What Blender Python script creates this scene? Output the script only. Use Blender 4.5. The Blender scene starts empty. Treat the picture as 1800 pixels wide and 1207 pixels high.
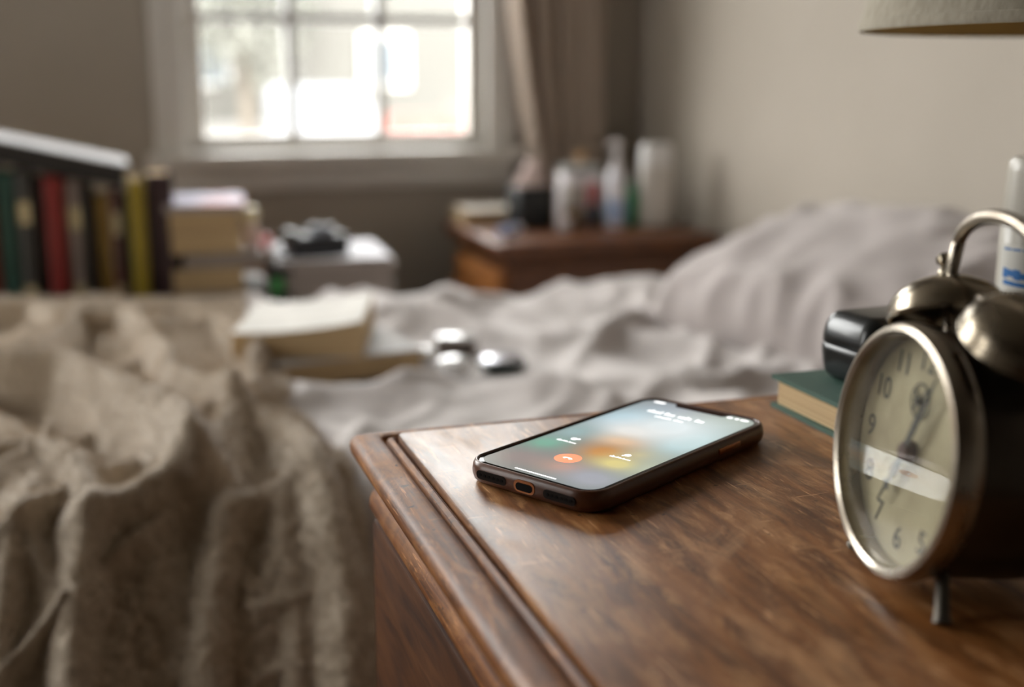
import bpy, bmesh, math, random
import numpy as np
from mathutils import Vector, Matrix

S = bpy.context.scene
COL = S.collection
random.seed(7)
R = math.radians
PI = math.pi

# ------------------------------------------------------------------ camera
cam_d = bpy.data.cameras.new('camera')
cam = bpy.data.objects.new('camera', cam_d)
COL.objects.link(cam)
cam.location = (0, 0, 0.89)
cam.rotation_euler = (R(90 - 12.69), 0, R(-18.4))
cam_d.sensor_width = 36.0
cam_d.lens = 42.0
cam_d.clip_start = 0.01
cam_d.dof.use_dof = True
cam_d.dof.focus_distance = 0.562
cam_d.dof.aperture_fstop = 3.8
S.camera = cam

# ------------------------------------------------------------------ world, light, exposure
SKY = 18.0
world = bpy.data.worlds.new('overcast_sky')
S.world = world
world.use_nodes = True
bg = world.node_tree.nodes['Background']
bg.inputs[0].default_value = (1.0, 0.985, 0.962, 1)
bg.inputs[1].default_value = SKY
S.view_settings.view_transform = 'Standard'
S.view_settings.look = 'None'
S.view_settings.exposure = 0.0
S.view_settings.gamma = 1.0
S.view_settings.use_curve_mapping = False


def portal(loc, rot, sx, sy):
    l = bpy.data.lights.new('window_portal', 'AREA')
    l.shape = 'RECTANGLE'
    l.size, l.size_y = sx, sy
    l.cycles.is_portal = True
    o = bpy.data.objects.new('window_portal', l)
    COL.objects.link(o)
    o.location, o.rotation_euler = loc, rot


portal((0.468, 2.60, 1.25), (R(-90), 0, 0), 0.70, 1.10)
portal((-1.08, 2.60, 1.675), (R(-90), 0, 0), 1.46, 1.47)  # for the added back-wall window
portal((-2.0, 1.00, 1.50), (0, R(-90), 0), 1.42, 0.42)  # for the added left-wall window


# ------------------------------------------------------------------ helpers
def srgb(r, g, b):
    f = lambda c: (c / 255 / 12.92) if c / 255 <= 0.04045 else ((c / 255 + 0.055) / 1.055) ** 2.4
    return (f(r), f(g), f(b))


def new_obj(name, me, parent=None, mat=None, smooth=True, angle=40):
    o = bpy.data.objects.new(name, me)
    COL.objects.link(o)
    if parent is not None:
        o.parent = parent
    if mat is not None:
        me.materials.append(mat)
    if smooth and len(me.polygons):
        me.polygons.foreach_set('use_smooth', [True] * len(me.polygons))
        me.set_sharp_from_angle(angle=R(angle))
    me.update()
    return o


def obj(name, bm, mat=None, parent=None, smooth=True, angle=40):
    bmesh.ops.recalc_face_normals(bm, faces=bm.faces)
    me = bpy.data.meshes.new(name)
    bm.to_mesh(me)
    bm.free()
    return new_obj(name, me, parent, mat, smooth, angle)


def tag(o, label=None, cat=None, group=None, kind=None):
    if label: o['label'] = label
    if cat: o['category'] = cat
    if group: o['group'] = group
    if kind: o['kind'] = kind
    return o


def thing(name, label, cat, loc=(0, 0, 0), rotz=0.0, group=None):
    o = bpy.data.objects.new(name, None)
    o.empty_display_size = 0.02
    COL.objects.link(o)
    o.location = loc
    o.rotation_euler = (0, 0, rotz)
    return tag(o, label, cat, group)


def add_box(bm, c, s, bevel=0.0, seg=2, mtx=None):
    r = bmesh.ops.create_cube(bm, size=1.0)
    vs = r['verts']
    for v in vs:
        v.co = Vector((v.co.x * s[0], v.co.y * s[1], v.co.z * s[2]))
    if bevel > 0:
        es = list({e for v in vs for e in v.link_edges})
        q = bmesh.ops.bevel(bm, geom=es, offset=bevel, segments=seg, affect='EDGES', profile=0.5)
        vs = list({v for v in q['verts']} | {v for v in vs if v.is_valid})
    for v in vs:
        if v.is_valid:
            v.co = v.co + Vector(c)
            if mtx is not None:
                v.co = mtx @ v.co
    return vs


def box(name, c, s, mat, parent=None, bevel=0.0, seg=2, mtx=None):
    bm = bmesh.new()
    add_box(bm, c, s, bevel, seg, mtx)
    return obj(name, bm, mat, parent)


def add_loft(bm, rings, cap0=True, cap1=True, close=True):
    vr = [[bm.verts.new(p) for p in ring] for ring in rings]
    n = len(vr[0])
    for a, b in zip(vr[:-1], vr[1:]):
        for i in range(n if close else n - 1):
            j = (i + 1) % n
            bm.faces.new((a[i], a[j], b[j], b[i]))
    if cap0: bm.faces.new(list(reversed(vr[0])))
    if cap1: bm.faces.new(vr[-1])
    return vr


def add_lathe(bm, prof, n=40, mtx=None, cap0=True, cap1=True, sx=1.0, sy=1.0):
    rings = []
    for r, z in prof:
        ring = []
        for i in range(n):
            a = 2 * PI * i / n
            p = Vector((r * math.cos(a) * sx, r * math.sin(a) * sy, z))
            ring.append(mtx @ p if mtx is not None else p)
        rings.append(ring)
    return add_loft(bm, rings, cap0, cap1)


def lathe(name, prof, mat, parent=None, n=40, mtx=None, cap0=True, cap1=True, sx=1.0, sy=1.0, angle=40):
    bm = bmesh.new()
    add_lathe(bm, prof, n, mtx, cap0, cap1, sx, sy)
    return obj(name, bm, mat, parent, angle=angle)


def rrect(w, h, r, n=8):
    pts = []
    for cx, cy, a0 in ((w / 2 - r, h / 2 - r, 0), (-w / 2 + r, h / 2 - r, 90), (-w / 2 + r, -h / 2 + r, 180), (w / 2 - r, -h / 2 + r, 270)):
        for i in range(n + 1):
            a = R(a0 + 90 * i / n)
            pts.append((cx + r * math.cos(a), cy + r * math.sin(a)))
    return pts


def smooth_path(pts, sub=8):
    P = [Vector(p) for p in pts]
    out = []
    for i in range(len(P) - 1):
        p0, p1, p2, p3 = P[max(i - 1, 0)], P[i], P[i + 1], P[min(i + 2, len(P) - 1)]
        for k in range(sub):
            t = k / sub
            out.append(0.5 * ((2 * p1) + (p2 - p0) * t + (2 * p0 - 5 * p1 + 4 * p2 - p3) * t * t + (-p0 + 3 * p1 - 3 * p2 + p3) * t ** 3))
    out.append(P[-1])
    return out


def add_tube(bm, path, rad, n=12):
    rings = []
    path = [Vector(p) for p in path]
    up = None
    for i, p in enumerate(path):
        t = (path[min(i + 1, len(path) - 1)] - path[max(i - 1, 0)]).normalized()
        if up is None:
            a = t.cross(Vector((0, 0, 1)))
            if a.length < 1e-3: a = t.cross(Vector((1, 0, 0)))
        else:
            a = up - t * up.dot(t)
        a.normalize()
        up = a
        b = t.cross(a)
        r = rad(i / (len(path) - 1)) if callable(rad) else rad
        rings.append([p + (a * math.cos(2 * PI * k / n) + b * math.sin(2 * PI * k / n)) * r for k in range(n)])
    add_loft(bm, rings)


def tube(name, path, rad, mat, parent=None, n=12, mtx=None):
    bm = bmesh.new()
    if mtx is not None: path = [mtx @ Vector(p) for p in path]
    add_tube(bm, path, rad, n)
    return obj(name, bm, mat, parent)


def prism(name, pts, z0, z1, mat, parent=None, mtx=None):
    bm = bmesh.new()
    f = (lambda p: mtx @ Vector(p)) if mtx is not None else (lambda p: Vector(p))
    add_loft(bm, [[f((x, y, z0)) for x, y in pts], [f((x, y, z1)) for x, y in pts]])
    return obj(name, bm, mat, parent)


# ------------------------------------------------------------------ materials
def mat(name, col, rough=0.5, metal=0.0, col2=None, nscale=20.0, stretch=(1, 1, 1), nlow=0.35, nhigh=0.65, detail=4.0,
        bump=None, sheen=0.0, coat=0.0, spec=0.5, trans=0.0, emit=None, estr=0.0, rough2=None, subsurf=0.0, alpha=None):
    m = bpy.data.materials.new(name)
    m.use_nodes = True
    nt = m.node_tree
    b = nt.nodes['Principled BSDF']
    b.inputs['Base Color'].default_value = (*col, 1)
    b.inputs['Roughness'].default_value = rough
    b.inputs['Metallic'].default_value = metal
    b.inputs['Specular IOR Level'].default_value = spec
    b.inputs['Sheen Weight'].default_value = sheen
    b.inputs['Sheen Roughness'].default_value = 0.5
    b.inputs['Coat Weight'].default_value = coat
    b.inputs['Coat Roughness'].default_value = 0.08
    b.inputs['Transmission Weight'].default_value = trans
    if subsurf:
        b.inputs['Subsurface Weight'].default_value = subsurf
        b.inputs['Subsurface Radius'].default_value = (0.01, 0.008, 0.006)
    if emit is not None:
        b.inputs['Emission Color'].default_value = (*emit, 1)
        b.inputs['Emission Strength'].default_value = estr
    tc = nt.nodes.new('ShaderNodeTexCoord')
    mp = nt.nodes.new('ShaderNodeMapping')
    mp.inputs['Scale'].default_value = stretch
    nt.links.new(tc.outputs['Object'], mp.inputs[0])
    nz = nt.nodes.new('ShaderNodeTexNoise')
    nz.inputs['Scale'].default_value = nscale
    nz.inputs['Detail'].default_value = detail
    nt.links.new(mp.outputs[0], nz.inputs['Vector'])
    if col2 is None:
        col2 = tuple(c * 0.9 for c in col)
    rp = nt.nodes.new('ShaderNodeValToRGB')
    rp.color_ramp.elements[0].position = nlow
    rp.color_ramp.elements[1].position = nhigh
    rp.color_ramp.elements[0].color = (*col, 1)
    rp.color_ramp.elements[1].color = (*col2, 1)
    nt.links.new(nz.outputs['Fac'], rp.inputs[0])
    nt.links.new(rp.outputs[0], b.inputs['Base Color'])
    if rough2 is not None:
        mr = nt.nodes.new('ShaderNodeMapRange')
        mr.inputs['From Min'].default_value = nlow
        mr.inputs['From Max'].default_value = nhigh
        mr.inputs['To Min'].default_value = rough
        mr.inputs['To Max'].default_value = rough2
        nt.links.new(nz.outputs['Fac'], mr.inputs[0])
        nt.links.new(mr.outputs[0], b.inputs['Roughness'])
    if bump:
        nb = nt.nodes.new('ShaderNodeTexNoise')
        nb.inputs['Scale'].default_value = bump[0]
        nb.inputs['Detail'].default_value = 3
        nt.links.new(mp.outputs[0], nb.inputs['Vector'])
        bp = nt.nodes.new('ShaderNodeBump')
        bp.inputs['Strength'].default_value = bump[1]
        bp.inputs['Distance'].default_value = bump[2]
        nt.links.new(nb.outputs['Fac'], bp.inputs['Height'])
        nt.links.new(bp.outputs[0], b.inputs['Normal'])
    return m


def thin_glass(name, tint=(1, 1, 1), ior=1.45, rough=0.0, dirt=0.0):
    m = bpy.data.materials.new(name)
    m.use_nodes = True
    nt = m.node_tree
    nt.nodes.remove(nt.nodes['Principled BSDF'])
    out = nt.nodes['Material Output']
    t = nt.nodes.new('ShaderNodeBsdfTransparent')
    t.inputs[0].default_value = (*tint, 1)
    g = nt.nodes.new('ShaderNodeBsdfGlossy')
    g.inputs['Roughness'].default_value = rough
    lw = nt.nodes.new('ShaderNodeLayerWeight')
    lw.inputs[0].default_value = 0.5
    pw = nt.nodes.new('ShaderNodeMath')
    pw.operation = 'POWER'
    pw.inputs[1].default_value = 5.0
    nt.links.new(lw.outputs['Facing'], pw.inputs[0])
    f0 = ((ior - 1) / (ior + 1)) ** 2
    fr = nt.nodes.new('ShaderNodeMath')
    fr.operation = 'MULTIPLY_ADD'
    fr.inputs[1].default_value = 1 - f0
    fr.inputs[2].default_value = f0
    nt.links.new(pw.outputs[0], fr.inputs[0])
    mx = nt.nodes.new('ShaderNodeMixShader')
    nt.links.new(fr.outputs[0], mx.inputs[0])
    nt.links.new(t.outputs[0], mx.inputs[1])
    nt.links.new(g.outputs[0], mx.inputs[2])
    last = mx
    if dirt:
        d = nt.nodes.new('ShaderNodeBsdfDiffuse')
        d.inputs[0].default_value = (0.6, 0.58, 0.52, 1)
        nz = nt.nodes.new('ShaderNodeTexNoise')
        nz.inputs['Scale'].default_value = 60
        mu = nt.nodes.new('ShaderNodeMath')
        mu.operation = 'MULTIPLY'
        mu.inputs[1].default_value = dirt
        nt.links.new(nz.outputs['Fac'], mu.inputs[0])
        m2 = nt.nodes.new('ShaderNodeMixShader')
        nt.links.new(mu.outputs[0], m2.inputs[0])
        nt.links.new(mx.outputs[0], m2.inputs[1])
        nt.links.new(d.outputs[0], m2.inputs[2])
        last = m2
    nt.links.new(last.outputs[0], out.inputs[0])
    return m


def worn_wood(name, dark, mid, pale, rough=0.32, spec=0.5, stretch=(9, 1.2, 9), wear=0.5, scratches=True, coat=0.0):
    """Old varnished wood: long grain, rubbed paler patches, fine scratches (all along local Y)."""
    m = bpy.data.materials.new(name)
    m.use_nodes = True
    nt = m.node_tree
    N, L = nt.nodes.new, nt.links.new
    b = nt.nodes['Principled BSDF']
    b.inputs['Coat Weight'].default_value = coat
    b.inputs['Coat Roughness'].default_value = 0.2
    b.inputs['Specular IOR Level'].default_value = spec
    tc = N('ShaderNodeTexCoord')

    def noise(st, sc, det, rot=0.0, dist=0.0, rgh=0.55):
        mp = N('ShaderNodeMapping')
        mp.inputs['Scale'].default_value = st
        mp.inputs['Rotation'].default_value = (0, 0, rot)
        L(tc.outputs['Object'], mp.inputs[0])
        n = N('ShaderNodeTexNoise')
        n.inputs['Scale'].default_value = sc
        n.inputs['Detail'].default_value = det
        n.inputs['Roughness'].default_value = rgh
        n.inputs['Distortion'].default_value = dist
        L(mp.outputs[0], n.inputs['Vector'])
        return n.outputs['Fac']

    def ramp(fac, *stops):
        r = N('ShaderNodeValToRGB')
        e = r.color_ramp.elements
        while len(e) < len(stops): e.new(0.5)
        for k, (p, c) in enumerate(stops):
            e[k].position = p
            e[k].color = (*c, 1) if len(c) == 3 else c
        L(fac, r.inputs[0])
        return r.outputs[0]

    def mix(fac, a, c, mode='MIX'):
        x = N('ShaderNodeMix')
        x.data_type = 'RGBA'
        x.blend_type = mode
        if isinstance(fac, float): x.inputs['Factor'].default_value = fac
        else: L(fac, x.inputs['Factor'])
        for s, v in ((6, a), (7, c)):
            if isinstance(v, tuple): x.inputs[s].default_value = (*v, 1)
            else: L(v, x.inputs[s])
        return x.outputs[2]

    grain = noise(stretch, 12, 6, dist=0.6)
    col = ramp(grain, (0.3, dark), (0.55, mid), (0.75, tuple(0.5 * (a + c) for a, c in zip(mid, pale))))
    patch = noise((3.0, 1.3, 3.0), 5.5, 7, rot=0.25, dist=0.8, rgh=0.68)
    pf = ramp(patch, (0.60 - 0.16 * wear, (0, 0, 0)), (0.74 - 0.10 * wear, (1, 1, 1)))
    col = mix(pf, col, pale)
    if scratches:
        p2 = noise((15, 3.4, 15), 8, 7, rot=0.15, dist=0.5, rgh=0.72)
        col = mix(ramp(p2, (0.50, (0, 0, 0)), (0.64, (0.6, 0.6, 0.6))), col, tuple(c * 1.15 for c in pale))
        p3 = noise((13, 2.6, 13), 8, 7, rot=-0.1, dist=0.6, rgh=0.7)
        col = mix(ramp(p3, (0.53, (0, 0, 0)), (0.68, (0.75, 0.75, 0.75))), col, tuple(c * 0.85 for c in dark))
    rgh = None
    if scratches:
        fl = noise((34, 3, 34), 9, 3, rot=0.35, rgh=0.7)
        ff = ramp(fl, (0.63, (0, 0, 0)), (0.70, (0.6, 0.6, 0.6)))
        col = mix(ff, col, tuple(min(1, c * 1.7 + 0.05) for c in pale))
        fl2 = noise((3, 30, 30), 7, 3, rot=-0.5, rgh=0.7)
        ff2 = ramp(fl2, (0.66, (0, 0, 0)), (0.72, (0.5, 0.5, 0.5)))
        col = mix(ff2, col, tuple(min(1, c * 1.6 + 0.04) for c in pale))
        pits = noise((1, 1, 1), 170, 2, rgh=0.6)
        col = mix(ramp(pits, (0.69, (0, 0, 0)), (0.73, (0.85, 0.85, 0.85))), col, tuple(c * 0.3 for c in dark))
        dk = noise((22, 4, 22), 6, 4, rot=0.1, rgh=0.7)
        df = ramp(dk, (0.70, (0, 0, 0)), (0.76, (0.7, 0.7, 0.7)))
        col = mix(df, col, tuple(c * 0.35 for c in dark))
    L(col, b.inputs['Base Color'])
    mr = N('ShaderNodeMapRange')
    mr.inputs['From Min'].default_value = 0.3
    mr.inputs['From Max'].default_value = 0.7
    mr.inputs['To Min'].default_value = rough
    mr.inputs['To Max'].default_value = rough + 0.25
    L(patch, mr.inputs[0])
    L(mr.outputs[0], b.inputs['Roughness'])
    bp = N('ShaderNodeBump')
    bp.inputs['Strength'].default_value = 0.25
    bp.inputs['Distance'].default_value = 0.0006
    L(grain, bp.inputs['Height'])
    L(bp.outputs[0], b.inputs['Normal'])
    return m


M = {}
M['wall'] = mat('wall_paint', srgb(169, 160, 148), 0.85, col2=srgb(163, 154, 142), nscale=3, bump=(300, 0.15, 0.001))
M['ceiling'] = mat('ceiling_paint', srgb(146, 140, 130), 0.9)
M['floor'] = mat('floor_boards', srgb(74, 50, 34), 0.45, col2=srgb(54, 36, 24), nscale=6, stretch=(1, 8, 1), bump=(40, 0.1, 0.001))
M['white_trim'] = mat('white_gloss_trim', srgb(214, 210, 204), 0.4, col2=srgb(206, 202, 195), nscale=5)
M['muntin'] = mat('glazing_bar_paint', srgb(190, 190, 188), 0.45)
M['glass'] = thin_glass('window_glass', (0.97, 0.98, 0.98))
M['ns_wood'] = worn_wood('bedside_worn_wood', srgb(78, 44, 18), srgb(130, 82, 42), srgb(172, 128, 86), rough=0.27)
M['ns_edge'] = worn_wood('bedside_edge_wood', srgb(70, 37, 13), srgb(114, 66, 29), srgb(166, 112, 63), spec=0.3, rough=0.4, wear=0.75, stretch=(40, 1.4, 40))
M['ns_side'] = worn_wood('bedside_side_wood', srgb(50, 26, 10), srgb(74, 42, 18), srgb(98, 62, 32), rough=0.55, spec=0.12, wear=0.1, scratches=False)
M['dr_wood'] = worn_wood('dresser_wood', srgb(66, 34, 14), srgb(96, 54, 23), srgb(130, 82, 42), rough=0.3, wear=0.1, scratches=False, stretch=(8, 1.5, 8))
M['dr_front'] = worn_wood('dresser_drawer_wood', srgb(128, 76, 34), srgb(160, 100, 46), srgb(186, 130, 70), rough=0.35, wear=0.2, scratches=False)
M['brass'] = mat('aged_brass', srgb(150, 110, 60), 0.4, 0.9)
M['sheet'] = mat('grey_linen', srgb(187, 180, 177), 0.9, col2=srgb(179, 172, 169), nscale=40, bump=(900, 0.25, 0.0008), sheen=0.15)
M['mattress'] = mat('mattress_ticking', srgb(200, 195, 188), 0.9)
M['pillow'] = mat('grey_pillow_linen', srgb(172, 163, 160), 0.9, col2=srgb(164, 155, 152), nscale=30, bump=(900, 0.25, 0.0008), sheen=0.15)
M['fleece'] = mat('taupe_fleece', srgb(194, 178, 157), 0.95, col2=srgb(166, 149, 127), nscale=190, nlow=0.38, nhigh=0.66, detail=5, bump=(300, 0.5, 0.003), sheen=0.7)
M['bedbase'] = mat('bed_base_fabric', srgb(92, 84, 76), 0.9)
M['curtain'] = mat('beige_curtain_cloth', srgb(206, 192, 178), 0.9, col2=srgb(198, 184, 170), nscale=60, bump=(700, 0.2, 0.0006))
M['pages'] = mat('book_pages', srgb(200, 174, 134), 0.9, col2=srgb(172, 146, 108), nscale=3, stretch=(1, 1, 160))
M['pages_grey'] = mat('magazine_pages', srgb(172, 160, 152), 0.85, col2=srgb(140, 128, 122), nscale=3, stretch=(1, 1, 160))


def cover(name, r, g, b, rough=0.5):
    return mat(name, srgb(r, g, b), rough, col2=tuple(c * 0.82 for c in srgb(r, g, b)), nscale=25, bump=(400, 0.1, 0.0004))


# ------------------------------------------------------------------ the room
XR, YB, XL, YF, ZC = 1.154, 2.546, -1.95, -3.60, 2.60
T = 0.10


def struct(name, parts, m, parent=None):
    bm = bmesh.new()
    for c, s in parts: add_box(bm, c, s)
    o = obj(name, bm, m, parent, smooth=False)
    if parent is None: tag(o, kind='structure')
    return o


def span(x0, x1, y0, y1, z0, z1):
    return ((x0 + x1) / 2, (y0 + y1) / 2, (z0 + z1) / 2), (x1 - x0, y1 - y0, z1 - z0)


struct('floor', [span(XL - T, XR + T, YF - T, YB + T, -0.08, 0)], M['floor'])
struct('ceiling', [span(XL - T, XR + T, YF - T, YB + T, ZC, ZC + 0.08)], M['ceiling'])
struct('wall_right', [span(XR, XR + T, YF - T, YB + T, 0, ZC)], M['wall'])
struct('wall_front', [span(XL - T, XR + T, YF - T, YF, 0, ZC)], M['wall'])
WX0, WX1, WZ0, WZ1 = 0.148, 0.788, 0.735, 1.765       # rough opening of window in back wall
VX0, VX1, VZ0, VZ1 = -1.80, -0.36, 0.95, 2.40          # unseen second window in the same wall, added to light the room
struct('wall_back', [span(XL - T, VX0, YB, YB + T, 0, ZC), span(VX1, WX0, YB, YB + T, 0, ZC), span(VX0, VX1, YB, YB + T, 0, VZ0), span(VX0, VX1, YB, YB + T, VZ1, ZC), span(WX1, XR + T, YB, YB + T, 0, ZC),
                     span(WX0, WX1, YB, YB + T, 0, WZ0), span(WX0, WX1, YB, YB + T, WZ1, ZC)], M['wall'])
LY0, LY1, LZ0, LZ1 = 0.80, 1.20, 0.80, 2.20            # unseen third window, in the left wall, added for fill light
struct('wall_left', [span(XL - T, XL, YF - T, LY0, 0, ZC), span(XL - T, XL, LY1, YB + T, 0, ZC),
                     span(XL - T, XL, LY0, LY1, 0, LZ0), span(XL - T, XL, LY0, LY1, LZ1, ZC)], M['wall'])
struct('baseboard_back', [span(XL, XR, YB - 0.014, YB, 0, 0.11)], M['white_trim'])
struct('baseboard_right', [span(XR - 0.014, XR, YF, YB - 0.014, 0, 0.11)], M['white_trim'])

# window in the back wall
w1 = thing('window_1', 'white painted sash window with small panes', None, (0.468, YB, WZ0))
w1['kind'] = 'structure'


def wbox(name, x0, x1, y0, y1, z0, z1, m, parent, bevel=0.003):
    c, s = span(x0 - 0.468, x1 - 0.468, y0 - YB, y1 - YB, z0 - WZ0, z1 - WZ0)
    return box(name, c, s, m, parent, bevel)


cas = M['white_trim']
wbox('casing', 0.088, 0.152, YB - 0.022, YB, 0.735, 1.84, cas, w1, 0.005)
wbox('casing', 0.784, 0.852, YB - 0.022, YB, 0.735, 1.84, cas, w1, 0.005)
wbox('casing', 0.088, 0.852, YB - 0.022, YB, 1.761, 1.84, cas, w1, 0.005)
wbox('window_stool', 0.07, 0.87, YB - 0.055, YB + 0.05, 0.706, 0.735, cas, w1, 0.006)
wbox('apron', 0.095, 0.845, YB - 0.018, YB, 0.655, 0.706, cas, w1, 0.004)
for (sz0, sz1, yy, rows) in ((0.735, 1.25, YB + 0.012, 2), (1.22, 1.765, YB + 0.05, 2)):
    sash = wbox('sash_stile', 0.148, 0.188, yy, yy + 0.035, sz0, sz1, cas, w1)
    wbox('sash_stile', 0.748, 0.788, yy, yy + 0.035, sz0, sz1, cas, w1)
    wbox('bottom_rail', 0.188, 0.748, yy, yy + 0.035, sz0, sz0 + 0.032, cas, w1)
    wbox('top_rail', 0.188, 0.748, yy, yy + 0.035, sz1 - 0.032, sz1, cas, w1)
    a, b = sz0 + 0.032, sz1 - 0.032
    zm = 1.003 if sz0 < 1 else 0.5 * (a + b)
    xs = [0.188, 0.370, 0.558, 0.748]
    zs = [a, zm, b]
    for x in xs[1:3]: wbox('glazing_bar', x - 0.011, x + 0.011, yy + 0.006, yy + 0.03, a, b, M['muntin'], w1, 0.002)
    wbox('glazing_bar', 0.188, 0.748, yy + 0.007, yy + 0.029, zm - 0.010, zm + 0.010, M['muntin'], w1, 0.002)
    for i in range(3):
        for j in range(2):
            wbox('pane', xs[i], xs[i + 1], yy + 0.017, yy + 0.019, zs[j], zs[j + 1], M['glass'], w1, 0)

# second window of the back wall (left of the frame), added for more daylight
w2 = thing('added_window_back', 'white framed wide window added out of view to light the room', None, ((VX0 + VX1) / 2, YB, VZ0))
w2['kind'] = 'structure'
hw2, hh2 = (VX1 - VX0) / 2, VZ1 - VZ0
for x0, x1, z0, z1, nm in ((-hw2, -hw2 + 0.05, 0, hh2, 'stile'), (hw2 - 0.05, hw2, 0, hh2, 'stile'), (-hw2 + 0.05, hw2 - 0.05, 0, 0.05, 'bottom_rail'), (-hw2 + 0.05, hw2 - 0.05, hh2 - 0.05, hh2, 'top_rail'),
                           (-0.02, 0.02, 0.05, hh2 - 0.05, 'mullion'), (-hw2 - 0.05, hw2 + 0.05, -0.03, 0.0, 'window_stool')):
    c, s_ = span(x0, x1, 0.02 if nm != 'window_stool' else -0.05, 0.07, z0, z1)
    box(nm, c, s_, cas, w2, 0.003)
for x0, x1 in ((-hw2 + 0.05, -0.02), (0.02, hw2 - 0.05)):
    box('pane', ((x0 + x1) / 2, 0.045, hh2 / 2), (x1 - x0, 0.003, hh2 - 0.1), M['glass'], w2)

w3 = thing('added_window_left', 'white framed side window added out of view for fill light', None, (XL, (LY0 + LY1) / 2, LZ0))
w3['kind'] = 'structure'  # out-of-view opening put in to brighten the room from the left
hw3 = (LY1 - LY0) / 2
for y0, y1, z0, z1, nm in ((-hw3, -hw3 + 0.05, 0, 1.4, 'stile'), (hw3 - 0.05, hw3, 0, 1.4, 'stile'), (-hw3 + 0.05, hw3 - 0.05, 0, 0.05, 'bottom_rail'), (-hw3 + 0.05, hw3 - 0.05, 1.35, 1.4, 'top_rail'),
                           (-0.02, 0.02, 0.05, 1.35, 'mullion'), (-hw3 - 0.05, hw3 + 0.05, -0.03, 0.0, 'window_stool')):
    c, s_ = span(-0.06, 0.0 if nm != 'window_stool' else 0.05, y0, y1, z0, z1)
    box(nm, c, s_, cas, w3, 0.003)
for y0, y1 in ((-hw3 + 0.05, -0.02), (0.02, hw3 - 0.05)):
    box('pane', (-0.03, (y0 + y1) / 2, 0.7), (0.003, y1 - y0, 1.3), M['glass'], w3)

# ------------------------------------------------------------------ what stands outside the window
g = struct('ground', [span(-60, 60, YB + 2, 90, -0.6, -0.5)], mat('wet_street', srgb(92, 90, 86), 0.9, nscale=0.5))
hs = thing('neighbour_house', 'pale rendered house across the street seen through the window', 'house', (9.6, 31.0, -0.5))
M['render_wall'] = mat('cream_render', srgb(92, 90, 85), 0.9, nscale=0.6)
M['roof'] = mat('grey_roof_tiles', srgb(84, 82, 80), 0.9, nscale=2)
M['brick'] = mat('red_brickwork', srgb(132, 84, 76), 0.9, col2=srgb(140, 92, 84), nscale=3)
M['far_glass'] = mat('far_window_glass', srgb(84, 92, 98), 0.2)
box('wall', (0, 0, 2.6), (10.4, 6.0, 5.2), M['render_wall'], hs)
bm = bmesh.new()
add_loft(bm, [[(-5.5, -3.4, 5.2), (-5.5, 3.4, 5.2), (-5.5, 0, 7.6)], [(5.5, -3.4, 5.2), (5.5, 3.4, 5.2), (5.5, 0, 7.6)]])
obj('roof', bm, M['roof'], hs, smooth=False)
for x in (-3.4, -0.9, 2.2):
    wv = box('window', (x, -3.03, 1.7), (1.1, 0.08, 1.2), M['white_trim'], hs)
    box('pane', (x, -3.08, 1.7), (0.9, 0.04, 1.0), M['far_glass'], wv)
h2 = thing('neighbour_house', 'second pale house further back at the left of the window view', 'house', (-0.6, 40.0, -0.5))
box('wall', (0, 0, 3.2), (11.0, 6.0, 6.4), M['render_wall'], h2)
bm = bmesh.new()
add_loft(bm, [[(-5.8, -3.4, 6.4), (-5.8, 3.4, 6.4), (-5.8, 0, 9.0)], [(5.8, -3.4, 6.4), (5.8, 3.4, 6.4), (5.8, 0, 9.0)]])
obj('roof', bm, M['roof'], h2, smooth=False)
for x in (1.2, 3.6):
    for zz in (1.7, 4.5):
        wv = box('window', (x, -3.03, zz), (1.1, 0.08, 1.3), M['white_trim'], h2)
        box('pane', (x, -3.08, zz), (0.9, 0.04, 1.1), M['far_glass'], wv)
bw = thing('garden_wall', 'low red brick garden wall with piers beyond the window', 'wall', (6.6, 22.0, -0.5))
box('wall_panel', (0, 0, 0.33), (4.6, 0.22, 0.66), M['brick'], bw)
for x in (-2.2, -0.4, 1.1, 2.3): box('pier', (x, 0, 0.42), (0.34, 0.34, 0.84), M['brick'], bw, 0.02)
van = thing('white_van', 'white van parked across the street outside the window', 'van', (3.55, 21.0, -0.5))
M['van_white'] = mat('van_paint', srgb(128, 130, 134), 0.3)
bm = bmesh.new()
prof = [(-0.9, 0.25), (0.95, 0.25), (1.0, 0.7), (0.75, 0.82), (0.5, 1.18), (-0.85, 1.2), (-0.92, 1.0)]
add_loft(bm, [[(x, -0.5, z) for x, z in prof], [(x, 0.5, z) for x, z in prof]])
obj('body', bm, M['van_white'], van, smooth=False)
box('side_window', (0.35, -0.51, 0.98), (0.4, 0.03, 0.24), M['far_glass'], van)
for x in (-0.6, 0.6):
    lathe('wheel', [(0.05, 0), (0.2, 0), (0.2, 0.12), (0.05, 0.12)], mat('tyre', (0.05, 0.05, 0.05), 0.8), van, 20, Matrix.Translation((x, -0.45, 0.2)) @ Matrix.Rotation(R(90), 4, 'X'))


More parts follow.
